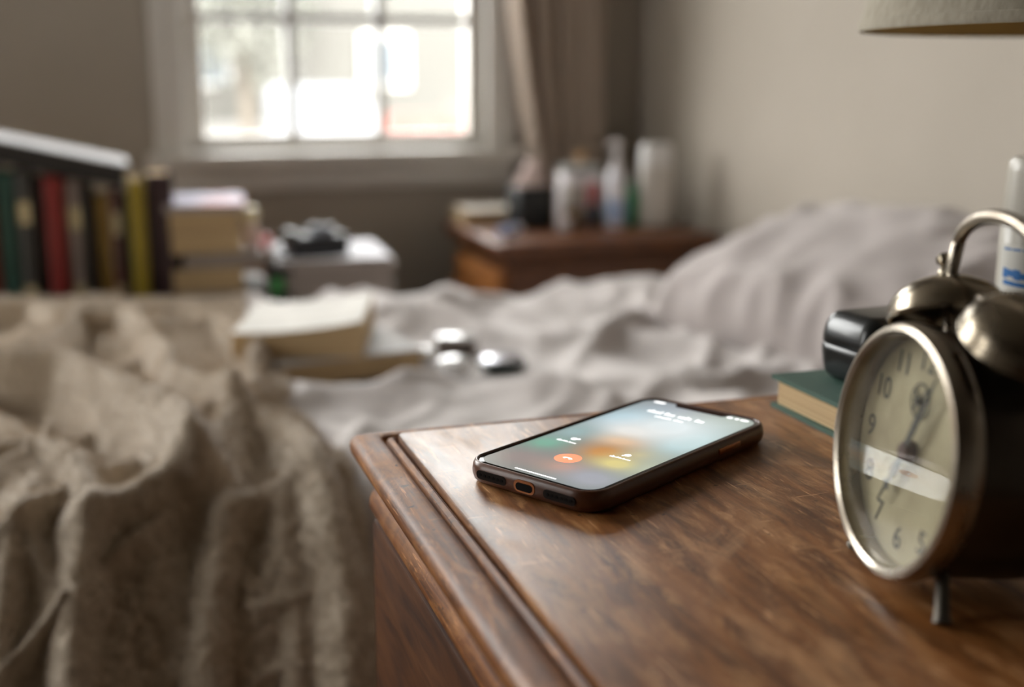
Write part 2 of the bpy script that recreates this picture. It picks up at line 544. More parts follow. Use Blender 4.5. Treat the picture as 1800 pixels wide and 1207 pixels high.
def leafy(name, label, loc, w, h, seed, m):
    t = thing(name, label, 'tree', loc)
    lathe('trunk', [(0.16, 0), (0.12, h * 0.4), (0.05, h * 0.8)], mat('bark', srgb(96, 88, 78), 0.9), t, 10)
    rnd = random.Random(seed)
    bm = bmesh.new()
    for i in range(1500):
        a, e, q = rnd.uniform(0, 2 * PI), rnd.uniform(-1, 1), rnd.random() ** 0.4
        p = Vector((math.cos(a) * math.sqrt(1 - e * e) * w * q, math.sin(a) * math.sqrt(1 - e * e) * w * q, h * 0.62 + e * h * 0.42 * q))
        s = rnd.uniform(0.10, 0.22)
        rm = Matrix.Rotation(rnd.uniform(0, PI), 3, Vector((rnd.uniform(-1, 1), rnd.uniform(-1, 1), rnd.uniform(-1, 1))).normalized())
        vs = [bm.verts.new(p + rm @ Vector(c) * s) for c in ((-0.5, 0, 0), (0, 0.9, 0.1), (0.5, 0, 0), (0, -0.9, 0.1))]
        bm.faces.new(vs)
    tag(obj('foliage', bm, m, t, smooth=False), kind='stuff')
    return t


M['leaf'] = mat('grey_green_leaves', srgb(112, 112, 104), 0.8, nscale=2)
leafy('street_tree', 'small grey-green tree at the left of the window view', (2.9, 27.0, -0.5), 1.7, 5.2, 3, M['leaf'])
leafy('street_tree', 'taller grey-green tree behind the pale house roof', (17.5, 40.0, -0.5), 2.6, 6.0, 5, M['leaf'])

# ------------------------------------------------------------------ curtain
def curtain():
    t = thing('curtain', 'long beige curtain hanging beside the white window', 'curtain', (0.955, YB - 0.05, 0.0))
    nx, nz = 150, 60
    bm = bmesh.new()
    grid = []
    for j in range(nz + 1):
        z = 0.30 + (1.90 - 0.30) * j / nz
        k = (z - 0.30) / 1.6
        sq = 0.25 + 0.75 * min(1, max(0, (z - 0.72) / 0.6)) ** 0.8     # gathered towards the bottom on the window side
        row = []
        for i in range(nx + 1):
            u = i / nx
            x = 0.095 - (0.17 + 0.095 * sq) * (1 - u) * 1.0
            ph = u * 4.6 * 2 * PI + 0.5 * math.sin(3 * u + 2 * k)
            amp = 0.026 * (0.75 + 0.35 * math.sin(5.1 * u + 1.0))
            y = amp * math.sin(ph) + 0.006 * math.sin(ph * 2.1 + 1 + 3 * k) - 0.006
            x += 0.008 * math.cos(ph) + 0.004 * math.sin(6 * k + 9 * u)
            row.append(bm.verts.new((x, y, z)))
        grid.append(row)
    for j in range(nz):
        for i in range(nx):
            bm.faces.new((grid[j][i], grid[j][i + 1], grid[j + 1][i + 1], grid[j + 1][i]))
    o = obj('curtain_panel', bm, M['curtain'], t, angle=180)
    sm = o.modifiers.new('thickness', 'SOLIDIFY')
    sm.thickness = 0.0016
    tube('curtain_rod', [(-1.0, 0, 1.915), (0.16, 0, 1.915)], 0.011, M['brass'], t, 14)
    for x in (-0.98, 0.15): box('rod_bracket', (x, 0.025, 1.915), (0.014, 0.05, 0.014), M['brass'], t)


curtain()

# cloth transmits some daylight
cb = M['curtain'].node_tree
tl = cb.nodes.new('ShaderNodeBsdfTranslucent')
tl.inputs[0].default_value = (*srgb(214, 194, 174), 1)
ms = cb.nodes.new('ShaderNodeMixShader')
ms.inputs[0].default_value = 0.45
cb.links.new(cb.nodes['Principled BSDF'].outputs[0], ms.inputs[1])
cb.links.new(tl.outputs[0], ms.inputs[2])
cb.links.new(ms.outputs[0], cb.nodes['Material Output'].inputs[0])


# ------------------------------------------------------------------ numpy noise for cloth
def vnoise(x, y, seed):
    rs = np.random.RandomState(seed)
    tab = rs.rand(256, 256)
    xi, yi = np.floor(x).astype(int), np.floor(y).astype(int)
    fx, fy = x - xi, y - yi
    fx, fy = fx * fx * fx * (fx * (fx * 6 - 15) + 10), fy * fy * fy * (fy * (fy * 6 - 15) + 10)
    g = lambda a, b: tab[a % 256, b % 256]
    return (g(xi, yi) * (1 - fx) + g(xi + 1, yi) * fx) * (1 - fy) + (g(xi, yi + 1) * (1 - fx) + g(xi + 1, yi + 1) * fx) * fy


def fbm(x, y, seed, octv=4):
    s, a, t = 0, 1.0, 0
    for k in range(octv):
        s = s + a * vnoise(x * 2 ** k + 17.3 * k, y * 2 ** k + 5.7 * k, seed + k)
        t += a
        a *= 0.5
    return s / t


def ridged(x, y, seed):
    return (1 - np.abs(2 * vnoise(x, y, seed) - 1)) ** 2.2


def seg_dist(X, Y, pts):
    d = np.full(X.shape, 9.0)
    for (ax, ay), (bx, by) in zip(pts[:-1], pts[1:]):
        vx, vy = bx - ax, by - ay
        t = np.clip(((X - ax) * vx + (Y - ay) * vy) / (vx * vx + vy * vy + 1e-9), 0, 1)
        d = np.minimum(d, np.hypot(X - ax - t * vx, Y - ay - t * vy))
    return d


def blur2(A, times=1):
    kern = np.exp(-np.linspace(-2, 2, 9) ** 2)
    kern /= kern.sum()
    for _ in range(times):
        for ax in (0, 1):
            pad = np.pad(A, [(4, 4) if a == ax else (0, 0) for a in (0, 1)], mode='edge')
            A = sum(k * np.take(pad, range(i, i + A.shape[ax]), axis=ax) for i, k in enumerate(kern))
    return A


def grid_mesh(name, P, m, parent=None):
    ny, nx, _ = P.shape
    me = bpy.data.meshes.new(name)
    idx = np.arange(ny * nx).reshape(ny, nx)
    f = np.stack([idx[:-1, :-1], idx[:-1, 1:], idx[1:, 1:], idx[1:, :-1]], -1).reshape(-1, 4)
    me.vertices.add(ny * nx)
    me.vertices.foreach_set('co', P.reshape(-1).astype(np.float32))
    me.loops.add(f.size)
    me.loops.foreach_set('vertex_index', f.reshape(-1).astype(np.int32))
    me.polygons.add(len(f))
    me.polygons.foreach_set('loop_start', np.arange(0, f.size, 4, dtype=np.int32))
    me.polygons.foreach_set('loop_total', np.full(len(f), 4, dtype=np.int32))
    me.update(calc_edges=True)
    return new_obj(name, me, parent, m, True, 180)


# bed cross-section: q runs from the far hang over the top to the near hang.  q == Y on the flat top.
YN, YFAR, ZT = 0.84, 1.885, 0.512


def section(q, off):
    """q array -> (Y, Z, ny, nz); flat top between YN+r and YFAR-r2, rounded edges, vertical hangs."""
    r, r2 = 0.24, 0.05
    Y, Z, n1, n2 = (np.zeros_like(q) for _ in range(4))
    a0, a1 = YN + r, YFAR - r2
    top = (q >= a0) & (q <= a1)
    Y[top], Z[top], n1[top], n2[top] = q[top], ZT, 0, 1
    TH = R(58)
    near = (q < a0) & (q >= a0 - r * TH)
    th = (a0 - q[near]) / r
    Y[near], Z[near], n1[near], n2[near] = a0 - r * np.sin(th), ZT - r + r * np.cos(th), -np.sin(th), np.cos(th)
    hang = q < a0 - r * TH
    dq = (a0 - r * TH) - q[hang]
    Y[hang], Z[hang], n1[hang], n2[hang] = a0 - r * math.sin(TH) - 0.30 * dq, ZT - r + r * math.cos(TH) - 0.954 * dq, -0.90, 0.436
    far = (q > a1) & (q <= a1 + r2 * PI / 2)
    th = (q[far] - a1) / r2
    Y[far], Z[far], n1[far], n2[far] = a1 + r2 * np.sin(th), ZT - r2 + r2 * np.cos(th), np.sin(th), np.cos(th)
    fh = q > a1 + r2 * PI / 2
    dq = q[fh] - (a1 + r2 * PI / 2)
    Y[fh], Z[fh], n1[fh], n2[fh] = YFAR, ZT - r2 - dq, 1, 0
    return Y + n1 * off, Z + n2 * off, n1, n2


# ------------------------------------------------------------------ bed
bed = thing('bed', 'single bed under the crumpled grey bedding', 'bed', (0.17, 1.41, 0))
box('bed_base', (0, 0, 0.19), (1.90, 0.90, 0.18), M['bedbase'], bed, 0.02)
box('mattress', (0, -0.005, 0.387), (1.92, 0.90, 0.212), M['mattress'], bed, 0.05, 4)
for x in (-0.85, 0.85):
    for y in (-0.38, 0.38):
        lathe('leg', [(0.02, 0), (0.028, 0.1)], M['ns_side'], bed, 16, Matrix.Translation((x, y, 0)))

# items lying on the bed keep the sheet flat beneath them
FLAT = [(0.24, 1.50, 0.16), (0.38, 1.44, 0.08), (0.44, 1.47, 0.09), (0.44, 1.36, 0.10)]


def sheet_disp(X, q):
    wx = X + 0.05 * (fbm(X * 4, q * 4, 50, 2) - 0.5)
    wq = q + 0.10 * (fbm(X * 3, q * 3, 60, 2) - 0.5)
    d = 0.020 * (fbm(X * 5, q * 5, 11, 3) - 0.5)
    c, s = math.cos(0.5), math.sin(0.5)
    d += 0.030 * ridged((wx * c + wq * s) * 9, (-wx * s + wq * c) * 3.5, 21)
    c, s = math.cos(-0.75), math.sin(-0.75)
    d += 0.022 * ridged((wx * c + wq * s) * 14, (-wx * s + wq * c) * 5, 31)
    d += 0.006 * ridged(wx * 24, wq * 19, 41)
    for px, py, pr in FLAT:
        d *= 1 - 0.9 * np.exp(-(np.hypot(X - px, q - py) / pr) ** 4)
    return np.maximum(d, 0.0)


qs = np.arange(0.42, 2.06, 0.005)
xs = np.arange(-0.80, 1.13, 0.005)
XX, QQ = np.meshgrid(xs, qs)
off = blur2(sheet_disp(XX, QQ)) * 1.1 + 0.006
hangm = np.clip((0.86 - QQ) / 0.15, 0, 1)
off += hangm * 0.022 * np.sin(XX * 38 + 3 * np.sin(XX * 7) + 2 * QQ) * 0.6 + hangm * 0.02
YY, ZZ, _, _ = section(QQ, off)
duvet = grid_mesh('duvet', np.stack([XX, YY, ZZ], -1), M['sheet'])
tag(duvet, 'rumpled pale grey linen bedding spread across the bed', 'duvet')

# ------------------------------------------------------------------ fleece blanket
RIDGES = [  # polyline in (X, q), height, width
    ([(-0.22, 1.36), (-0.14, 1.358), (-0.107, 1.335), (-0.06, 1.314), (-0.010, 1.222), (0.024, 1.110), (0.044, 1.026)], 0.072, 0.024),
    ([(-0.045, 0.978), (-0.015, 0.994), (0.013, 1.014), (0.057, 1.050), (0.112, 1.174)], 0.048, 0.022),
    ([(0.112, 1.180), (0.139, 1.090), (0.147, 0.998), (0.144, 0.934), (0.140, 0.86), (0.136, 0.50)], 0.040, 0.024),
    ([(-0.20, 1.11), (-0.118, 1.090), (-0.077, 1.098), (-0.050, 1.050), (-0.042, 0.998), (-0.045, 0.95), (-0.050, 0.87), (-0.052, 0.50)], 0.046, 0.020),
    ([(-0.130, 1.38), (-0.104, 1.420), (-0.078, 1.545), (-0.049, 1.635), (0.006, 1.610), (0.034, 1.400), (0.060, 1.270), (0.105, 1.170)], 0.060, 0.017),
    ([(0.032, 1.680), (0.088, 1.715), (0.130, 1.643), (0.142, 1.440), (0.140, 1.25)], 0.048, 0.016),
    ([(-0.30, 1.72), (-0.186, 1.743), (-0.114, 1.735), (-0.075, 1.660)], 0.058, 0.020),
    ([(-0.22, 1.56), (-0.150, 1.499), (-0.118, 1.420)], 0.050, 0.016),
    ([(0.063, 0.988), (0.095, 0.998), (0.135, 1.022)], 0.026, 0.020),
    ([(0.063, 0.985), (0.053, 0.942), (0.042, 0.860), (0.04, 0.50)], 0.026, 0.016),
    ([(-0.088, 1.03), (-0.098, 0.954), (-0.102, 0.874), (-0.10, 0.50)], 0.036, 0.016),
    ([(0.108, 0.985), (0.100, 0.85), (0.10, 0.50)], 0.022, 0.014),
    ([(0.005, 0.96), (0.002, 0.85), (0.0, 0.50)], 0.016, 0.014),
]
qs = np.arange(0.42, 1.868, 0.0028)
xs = np.arange(-0.60, 0.1801, 0.0028)
XX, QQ = np.meshgrid(xs, qs)
wX = XX + 0.018 * (fbm(XX * 9, QQ * 9, 71, 2) - 0.5)
wQ = QQ + 0.03 * (fbm(XX * 7, QQ * 7, 81, 2) - 0.5)
hmax = np.zeros_like(XX)
acc = np.zeros_like(XX)
for pts, h, w in RIDGES:
    dd = seg_dist(wX, wQ, pts)
    v = h * np.exp(-(dd / w) ** 2 * 0.75)
    acc += v
    hmax = hmax + v ** 4
off = 0.018 + 1.0 * hmax ** 0.25 + 0.10 * acc
off = blur2(off)
off += 0.012 * (fbm(XX * 9, QQ * 6, 91, 2) - 0.5)
outside = np.clip((-0.20 - XX) / 0.1, 0, 1)
off += outside * 0.05 * ridged(wX * 7, wQ * 5, 97)
off = np.maximum(off, sheet_disp(XX, QQ) * 0.6 + 0.014)
fz = 0.0016 * (vnoise(XX * 330, QQ * 330, 101) - 0.5) + 0.0026 * (vnoise(XX * 170, QQ * 150, 102) - 0.5) + 0.0018 * (vnoise(XX * 80, QQ * 70, 103) - 0.5)
edge = np.clip((0.180 - XX) / 0.016, 0, 1)
edge2 = np.clip((1.868 - QQ) / 0.02, 0, 1)
e = np.sqrt(1 - (1 - edge) ** 2) * np.sqrt(1 - (1 - edge2) ** 2)
low = sheet_disp(XX, QQ) + 0.004
hang2 = np.clip((0.90 - QQ) / 0.12, 0, 1) * 0.030
off = (low + (np.maximum(off, low + 0.012) - low) * e) + hang2 + fz
YY, ZZ, _, _ = section(QQ, off)
XX = XX + 0.010 * np.sin(QQ * 14) * np.clip((XX + 0.2) / 0.3, 0, 1) + 0.035 * np.clip((0.95 - QQ) / 0.4, 0, 1) * np.clip((XX + 0.1) / 0.25, 0, 1)
BP = np.stack([XX, YY, ZZ], -1)
blanket = grid_mesh('fleece_blanket', BP, M['fleece'])
# short pile standing off the fleece
nrm = np.cross(np.gradient(BP, axis=1), np.gradient(BP, axis=0))
nrm /= np.linalg.norm(nrm, axis=-1, keepdims=True) + 1e-12
nrm *= np.sign(nrm[..., 2:3] + 1e-9)
rs = np.random.RandomState(5)
nf = 460000
c0 = 0
ii = rs.randint(0, BP.shape[0] - 1, nf)
jj = rs.randint(c0, BP.shape[1] - 1, nf)
fu, fv = rs.rand(nf, 1), rs.rand(nf, 1)
base = BP[ii, jj] * (1 - fu) * (1 - fv) + BP[ii + 1, jj] * fu * (1 - fv) + BP[ii, jj + 1] * (1 - fu) * fv + BP[ii + 1, jj + 1] * fu * fv
clump = np.stack([vnoise(base[:, 0] * 120, ii * 0.33, 201 + k) - 0.5 for k in range(3)], -1)
dirn = nrm[ii, jj] + 1.5 * clump + 0.7 * (rs.rand(nf, 3) - 0.5)
dirn /= np.linalg.norm(dirn, axis=-1, keepdims=True)
side = np.cross(dirn, rs.rand(nf, 3) - 0.5)
side /= np.linalg.norm(side, axis=-1, keepdims=True) + 1e-9
ln = 0.0030 + 0.0035 * rs.rand(nf, 1)
V = np.stack([base - side * 0.00028, base + side * 0.00028, base + dirn * ln], 1).reshape(-1, 3)
me = bpy.data.meshes.new('fleece_pile')
me.vertices.add(nf * 3)
me.vertices.foreach_set('co', V.reshape(-1).astype(np.float32))
me.loops.add(nf * 3)
me.loops.foreach_set('vertex_index', np.arange(nf * 3, dtype=np.int32))
me.polygons.add(nf)
me.polygons.foreach_set('loop_start', np.arange(0, nf * 3, 3, dtype=np.int32))
me.polygons.foreach_set('loop_total', np.full(nf, 3, dtype=np.int32))
me.update(calc_edges=True)
tag(new_obj('fleece_pile', me, blanket, M['fleece'], False), kind='stuff')
tag(blanket, 'fuzzy taupe fleece blanket heaped over the near side of the bed', 'blanket')


# ------------------------------------------------------------------ pillow
def pillow():
    L_, W_, H_ = 0.62, 0.35, 0.185
    n = 110
    P = {}
    tops, bots = [], []
    u = np.linspace(-1, 1, n)
    U, V = np.meshgrid(u, u)
    pinch = 1 - 0.07 * (1 - np.abs(U) ** 2.0) * np.abs(V) ** 3
    pinch2 = 1 - 0.07 * (1 - np.abs(V) ** 2.0) * np.abs(U) ** 3
    X = V * W_ / 2 * pinch
    Y = U * L_ / 2 * pinch2
    prof = (np.clip(1 - np.abs(U) ** 2.6, 0, 1) * np.clip(1 - np.abs(V) ** 2.6, 0, 1)) ** 0.5
    ang = np.arctan2(V, U)
    rad = np.hypot(U, V)
    wr = 0.036 * ridged(X * 7 + 3 + 0.6 * fbm(X * 6, Y * 6, 7, 2), Y * 17 + 2.0 * fbm(X * 5, Y * 5, 8, 2), 5) * np.clip(rad - 0.15, 0, 1)
    wr += 0.020 * np.sin(ang * 13 + 3 * rad) * np.clip(rad - 0.45, 0, 1) * np.clip(1.25 - rad, 0, 1)
    wr += 0.012 * fbm(X * 14, Y * 14, 9, 3)
    Zt = prof * (H_ * 0.62) + blur2(wr) * prof ** 0.5
    Zb = -prof * (H_ * 0.38)
    t = thing('pillow', 'plump crumpled grey pillow leaning against the right wall', 'pillow', (0.925, 1.295, 0.580), R(9))
    tilt = Matrix.Rotation(R(-20), 4, 'Y')
    def tf(Z):
        A = np.stack([X, Y, Z], -1).reshape(-1, 3)
        m3 = np.array(tilt.to_3x3())
        return (A @ m3.T).reshape(n, n, 3)
    a = grid_mesh('pillow_top', tf(Zt), M['pillow'], t)
    b = grid_mesh('pillow_underside', tf(Zb)[:, ::-1], M['pillow'], t)
    return t


pillow()


# ------------------------------------------------------------------ books
def book(name, label, cat, w, d, t, cov, pages, loc, rotz=0.0, group=None, tilt=None, hard=True, curl=0.0, topcov=None):
    """Lying book: w along x, d along y (spine at +y), t thick.  Page edges show at -y and both ends."""
    th = thing(name, label, cat, loc, rotz, group)
    if tilt is not None: th.rotation_euler = tilt
    c = 0.0025 if hard else 0.0008
    ov = 0.003 if hard else 0.0
    nx = 14 if curl else 1

    def slab(nm, z0, z1, x0, x1, y0, y1, m, cf):
        bm = bmesh.new()
        ra, rb = [], []
        rings = []
        for i in range(nx + 1):
            u = i / nx
            x = x0 + (x1 - x0) * u
            k = curl * max(0, u - 0.15) ** 2
            rings.append([(x, y0, z0 + k * cf[0]), (x, y1, z0 + k * cf[0]), (x, y1, z1 + k * cf[1]), (x, y0, z1 + k * cf[1])])
        add_loft(bm, rings)
        return obj(nm, bm, m, th, angle=30)

    slab('cover', 0, c, -w / 2, w / 2, -d / 2, d / 2, cov, (0, 0))
    slab('page_block', c, t - c, -w / 2 + ov, w / 2 - ov, -d / 2 + ov, d / 2 - c, pages, (0, 1))
    slab('cover', t - c, t, -w / 2, w / 2, -d / 2, d / 2, topcov or cov, (1, 1))
    if not curl:
        bm = bmesh.new()
        rings = []
        for i in range(9):
            a = -PI / 2 + PI * i / 8
            rings.append([(-w / 2, d / 2 - c + 0.003 * math.cos(a) + 0.0005, t / 2 + (t / 2) * math.sin(a)), (w / 2, d / 2 - c + 0.003 * math.cos(a) + 0.0005, t / 2 + (t / 2) * math.sin(a))])
        for r in rings: pass
        vr = [[bm.verts.new(p) for p in r] for r in rings]
        for a, b in zip(vr[:-1], vr[1:]): bm.faces.new((a[0], a[1], b[1], b[0]))
        so = obj('spine', bm, cov, th)
        sd = so.modifiers.new('thickness', 'SOLIDIFY')
        sd.thickness = c
    return th


def standing_book(label, x, w, h, d, y, z, rgb, lean=0.0, pale_top=True, band=None):
    """Upright book, spine toward -y."""
    th = thing('book', label, 'book', (x, y, z), 0, 'books standing in a row')
    th.rotation_euler = (0, lean, 0)
    cm = cover('cloth_' + label.split()[0], *(int(c * 0.82) for c in rgb))
    c = 0.002
    box('cover', (-w / 2 + c / 2, d / 2, h / 2), (c, d, h), cm, th)
    box('cover', (w / 2 - c / 2, d / 2, h / 2), (c, d, h), cm, th)
    bm = bmesh.new()
    add_loft(bm, [[(-w / 2, 0.001, zz), (-w / 4, -0.003, zz), (w / 4, -0.003, zz), (w / 2, 0.001, zz), (w / 2, 0.004, zz), (-w / 2, 0.004, zz)] for zz in (0, h)])
    sp = obj('spine', bm, cm, th)
    if band:
        for zz, hh in ((h * 0.72, 0.035), (h * 0.2, 0.012)):
            box('title_band', (0, -0.0034, zz), (w * 0.8, 0.0012, hh), cover('band', *band), sp)
    box('page_block', (0, d / 2 + 0.002, h / 2 - 0.0015), (w - 2 * c - 0.0002, d - 0.01, h - 0.007), M['pages'], th)
    return th


# ------------------------------------------------------------------ low table under the window with the books
TZ = 0.513
tb = thing('low_table', 'low brown wooden table holding the books behind the bed', 'table', (-0.17, 2.19, 0))
box('tabletop', (0, 0, TZ - 0.014), (1.25, 0.46, 0.028), M['dr_wood'], tb, 0.008, 3)
for x in (-0.58, 0.58):
    for y in (-0.19, 0.19): box('leg', (x, y, (TZ - 0.028) / 2), (0.045, 0.045, TZ - 0.028), M['dr_wood'], tb, 0.004)
box('apron', (0, -0.20, TZ - 0.063), (1.12, 0.018, 0.07), M['dr_wood'], tb)
box('apron', (0, 0.20, TZ - 0.063), (1.12, 0.018, 0.07), M['dr_wood'], tb)

rowdef = [  # x centre, width, colour, label
    (-0.318, 0.030, (60, 56, 60), 'charcoal book at the far left end of the standing row'),
    (-0.285, 0.030, (96, 88, 70), 'olive-brown book next to the charcoal book at the row end'),
    (-0.252, 0.030, (44, 60, 84), 'dark blue book left of the brick red book in the row'),
    (-0.220, 0.028, (90, 94, 92), 'grey book standing between dark blue and brick red books'),
    (-0.189, 0.028, (132, 50, 40), 'brick red book standing left of the teal book'),
    (-0.160, 0.026, (56, 104, 92), 'teal green book standing in the row under the folder'),
    (-0.133, 0.022, (84, 84, 80), 'dark grey book standing right of the teal book'),
    (-0.113, 0.014, (58, 34, 34), 'thin dark brown book standing left of the bright red book'),
    (-0.089, 0.030, (164, 40, 34), 'bright red book standing in the middle of the row'),
    (-0.060, 0.024, (186, 168, 160), 'pale greyish pink book standing right of the red book'),
    (-0.039, 0.014, (24, 24, 24), 'thin black book standing beside the pale pink book'),
    (-0.019, 0.024, (176, 140, 62), 'ochre book standing between black and maroon books'),
    (0.002, 0.014, (104, 44, 44), 'thin maroon book standing right of the ochre book'),
    (0.0155, 0.011, (40, 72, 56), 'slim dark green book standing left of the yellow book'),
    (0.0345, 0.025, (192, 166, 40), 'yellow book standing at the right end under the folder'),
]
for i, (x, w, rgb, lab) in enumerate(rowdef):
    if lab.startswith('yellow'): h, y = 0.213, 1.985
    else:
        h = 0.205 + (0.035 - x) * 0.235 - 0.012 - [0.0, 0.012, 0.004, 0.016, 0.0, 0.008, 0.0, 0.01][i % 8]
        if i in (0, 9, 6): h = 0.205 + (0.035 - x) * 0.235 - 0.0125
        y = 2.0 + [0.004, 0.012, 0.0, 0.008][i % 4]
    o = standing_book(lab, x, w - 0.001, h, 0.15 + 0.01 * (i % 3), y, TZ, rgb, band=(206, 190, 150) if i % 3 == 0 else None)
    o.children[0].data.materials[0].name = 'book_cloth_%d' % i
standing_book('thick dark maroon book standing alone right of the yellow book', 0.0715, 0.038, 0.222, 0.15, 1.995, TZ, (66, 40, 46))
standing_book('navy book squeezed between yellow and dark maroon books', 0.0497, 0.0045, 0.190, 0.14, 2.0, TZ, (52, 54, 72))
book('folder', 'black folder with pale top lying tilted on the standing books', 'folder', 0.36, 0.20, 0.036, cover('black_board', 30, 30, 32), cover('black_binder_block', 40, 38, 38),
     (-0.158, 2.085, TZ + 0.232 + 0.012), tilt=(0, R(13.2), 0), topcov=cover('pale_paper', 214, 214, 216))

# first stack (right of the row)
z = TZ
def stack(items, x, y):
    global z
    for (lab, nm, dx, w, d, t, cov, pg, rz, top) in items:
        book(nm, lab, 'book', w, d, t, cov, pg, (x + dx, y, z), R(rz), None, hard=(nm == 'book'), topcov=top)
        z += t + 0.0004


cgrey = cover('grey_cover', 150, 146, 140)
cdk = cover('dark_cover', 52, 50, 50)
cwh = cover('white_cover', 184, 182, 188, 0.6)
ctan = cover('tan_cover', 160, 128, 92)
stack([
    ('grey hardback at the bottom of the tall book stack', 'book', 0.01, 0.145, 0.17, 0.028, cgrey, M['pages_grey'], 2, None),
    ('thick tan-paged paperback above the bottom grey hardback of the tall stack', 'paperback', -0.018, 0.115, 0.17, 0.040, cdk, M['pages'], -3, None),
    ('grey hardback across the middle of the tall book stack', 'book', 0.012, 0.150, 0.17, 0.022, cgrey, M['pages_grey'], 3, None),
    ('thick tan-paged paperback on the middle grey hardback of the tall stack', 'paperback', -0.022, 0.112, 0.165, 0.036, cdk, M['pages'], 1, None),
    ('tan-paged paperback directly under the pastel magazine of the tall stack', 'paperback', -0.023, 0.110, 0.165, 0.033, ctan, M['pages'], 0, None),
    ('pastel blue and pink magazine on top of the tall book stack', 'magazine', -0.015, 0.128, 0.19, 0.012, cwh, M['pages_grey'], -4,
     mat('pastel_magazine', srgb(164, 174, 196), 0.7, col2=srgb(196, 150, 152), nscale=9, nlow=0.45, nhigh=0.6)),
], 0.160, 2.075)
ZB = TZ + 0.028 + 0.040 + 0.022 + 0.0012
bt = thing('small_bottle', 'little cream bottle with round cap on the tall book stack ledge', 'bottle', (0.2135, 2.03, ZB))
lathe('body', [(0.002, 0), (0.012, 0.0), (0.0135, 0.004), (0.0135, 0.036), (0.008, 0.044)], mat('pinkish_plastic', srgb(232, 214, 204), 0.4), bt, 24)
lathe('cap', [(0.008, 0.044), (0.013, 0.048), (0.015, 0.057), (0.013, 0.067), (0.006, 0.072), (0.001, 0.0725)], mat('cream_plastic', srgb(236, 226, 186), 0.4), bt, 24)
rb = thing('lip_balm', 'red and pink lip balm ball beside the little cream bottle', 'cosmetic', (0.2365, 2.012, ZB))
lathe('base', [(0.001, 0), (0.008, 0.0), (0.0105, 0.006), (0.011, 0.012)], mat('pink_plastic', srgb(230, 168, 164), 0.35), rb, 24, cap1=False)
lathe('lid', [(0.011, 0.012), (0.0105, 0.018), (0.007, 0.024), (0.001, 0.026)], mat('red_plastic', srgb(214, 62, 66), 0.35), rb, 24)
gb = thing('small_box', 'small black box with green label between the two book stacks', 'box', (0.2485, 2.0, TZ))
box('carton', (0, 0, 0.036), (0.030, 0.03, 0.072), cover('black_card', 26, 30, 28), gb, 0.001)
box('label', (0, -0.0156, 0.034), (0.022, 0.0012, 0.024), cover('green_card', 70, 150, 80), gb)

# second stack
z = TZ
stack([
    ('grey softcover at the bottom of the low wide stack', 'paperback', 0.0, 0.175, 0.20, 0.026, cgrey, M['pages_grey'], 1, None),
    ('grey softcover in the middle of the low wide stack', 'paperback', -0.004, 0.180, 0.20, 0.022, cdk, M['pages_grey'], -2, None),
    ('brownish-grey softcover below the white magazine of the low wide stack', 'paperback', 0.002, 0.176, 0.20, 0.016, cgrey, M['pages_grey'], 2, None),
    ('glossy white magazine on top of the low wide stack', 'magazine', -0.006, 0.190, 0.23, 0.011, cwh, M['pages_grey'], -3, None),
], 0.358, 2.085)
zs2 = z
cm = thing('compact_camera', 'black compact camera lying on the white magazine', 'camera', (0.325, 2.05, zs2), R(12))
M['blackp'] = mat('black_plastic', srgb(34, 36, 40), 0.4)
M['greyp'] = mat('grey_plastic', srgb(120, 124, 134), 0.35)
box('body', (0, 0, 0.017), (0.104, 0.062, 0.034), M['blackp'], cm, 0.008, 3)
lathe('lens', [(0.001, 0.034), (0.024, 0.034), (0.024, 0.044), (0.021, 0.048), (0.017, 0.046), (0.012, 0.042), (0.001, 0.041)], M['greyp'], cm, 28, Matrix.Translation((0.010, -0.003, -0.001)))
box('grip', (-0.043, 0, 0.036), (0.016, 0.05, 0.012), M['blackp'], cm, 0.004)
box('viewfinder', (0.03, 0.034, 0.024), (0.03, 0.014, 0.018), M['greyp'], cm, 0.003)
tube('strap', smooth_path([(-0.052, 0.0, 0.02), (-0.075, -0.02, 0.004), (-0.055, -0.05, 0.003), (0.0, -0.06, 0.003), (0.04, -0.045, 0.003), (0.053, -0.01, 0.018)]), 0.0026, M['blackp'], cm, 8)

# ------------------------------------------------------------------ dresser
DZ = 0.588
dr = thing('dresser', 'warm brown wooden chest of drawers in the far corner', 'dresser', (0.885, 2.252, 0))
box('top', (0, 0, DZ - 0.013), (0.450, 0.385, 0.026), M['dr_wood'], dr, 0.006, 3)
box('top_moulding', (0, 0, DZ - 0.033), (0.430, 0.365, 0.014), M['dr_wood'], dr, 0.004)
box('carcass', (0.004, 0, 0.295), (0.400, 0.342, 0.50), M['dr_wood'], dr, 0.003)
for z0, z1 in ((0.40, 0.53), (0.23, 0.39), (0.06, 0.22)):
    f = box('drawer', (-0.204, 0, (z0 + z1) / 2), (0.018, 0.300, z1 - z0), M['dr_front'], dr, 0.004)
    for y in (-0.085, 0.085):
        lathe('knob', [(0.004, 0), (0.006, 0.002), (0.005, 0.010), (0.013, 0.018), (0.014, 0.024), (0.008, 0.029), (0.001, 0.03)], M['dr_front'], f, 18,
              Matrix.Translation((-0.212, y, (z0 + z1) / 2)) @ Matrix.Rotation(R(-90), 4, 'Y'))
for x in (-0.18, 0.18):
    for y in (-0.15, 0.15): box('foot', (x, y, 0.022), (0.04, 0.04, 0.044), M['dr_wood'], dr, 0.004)

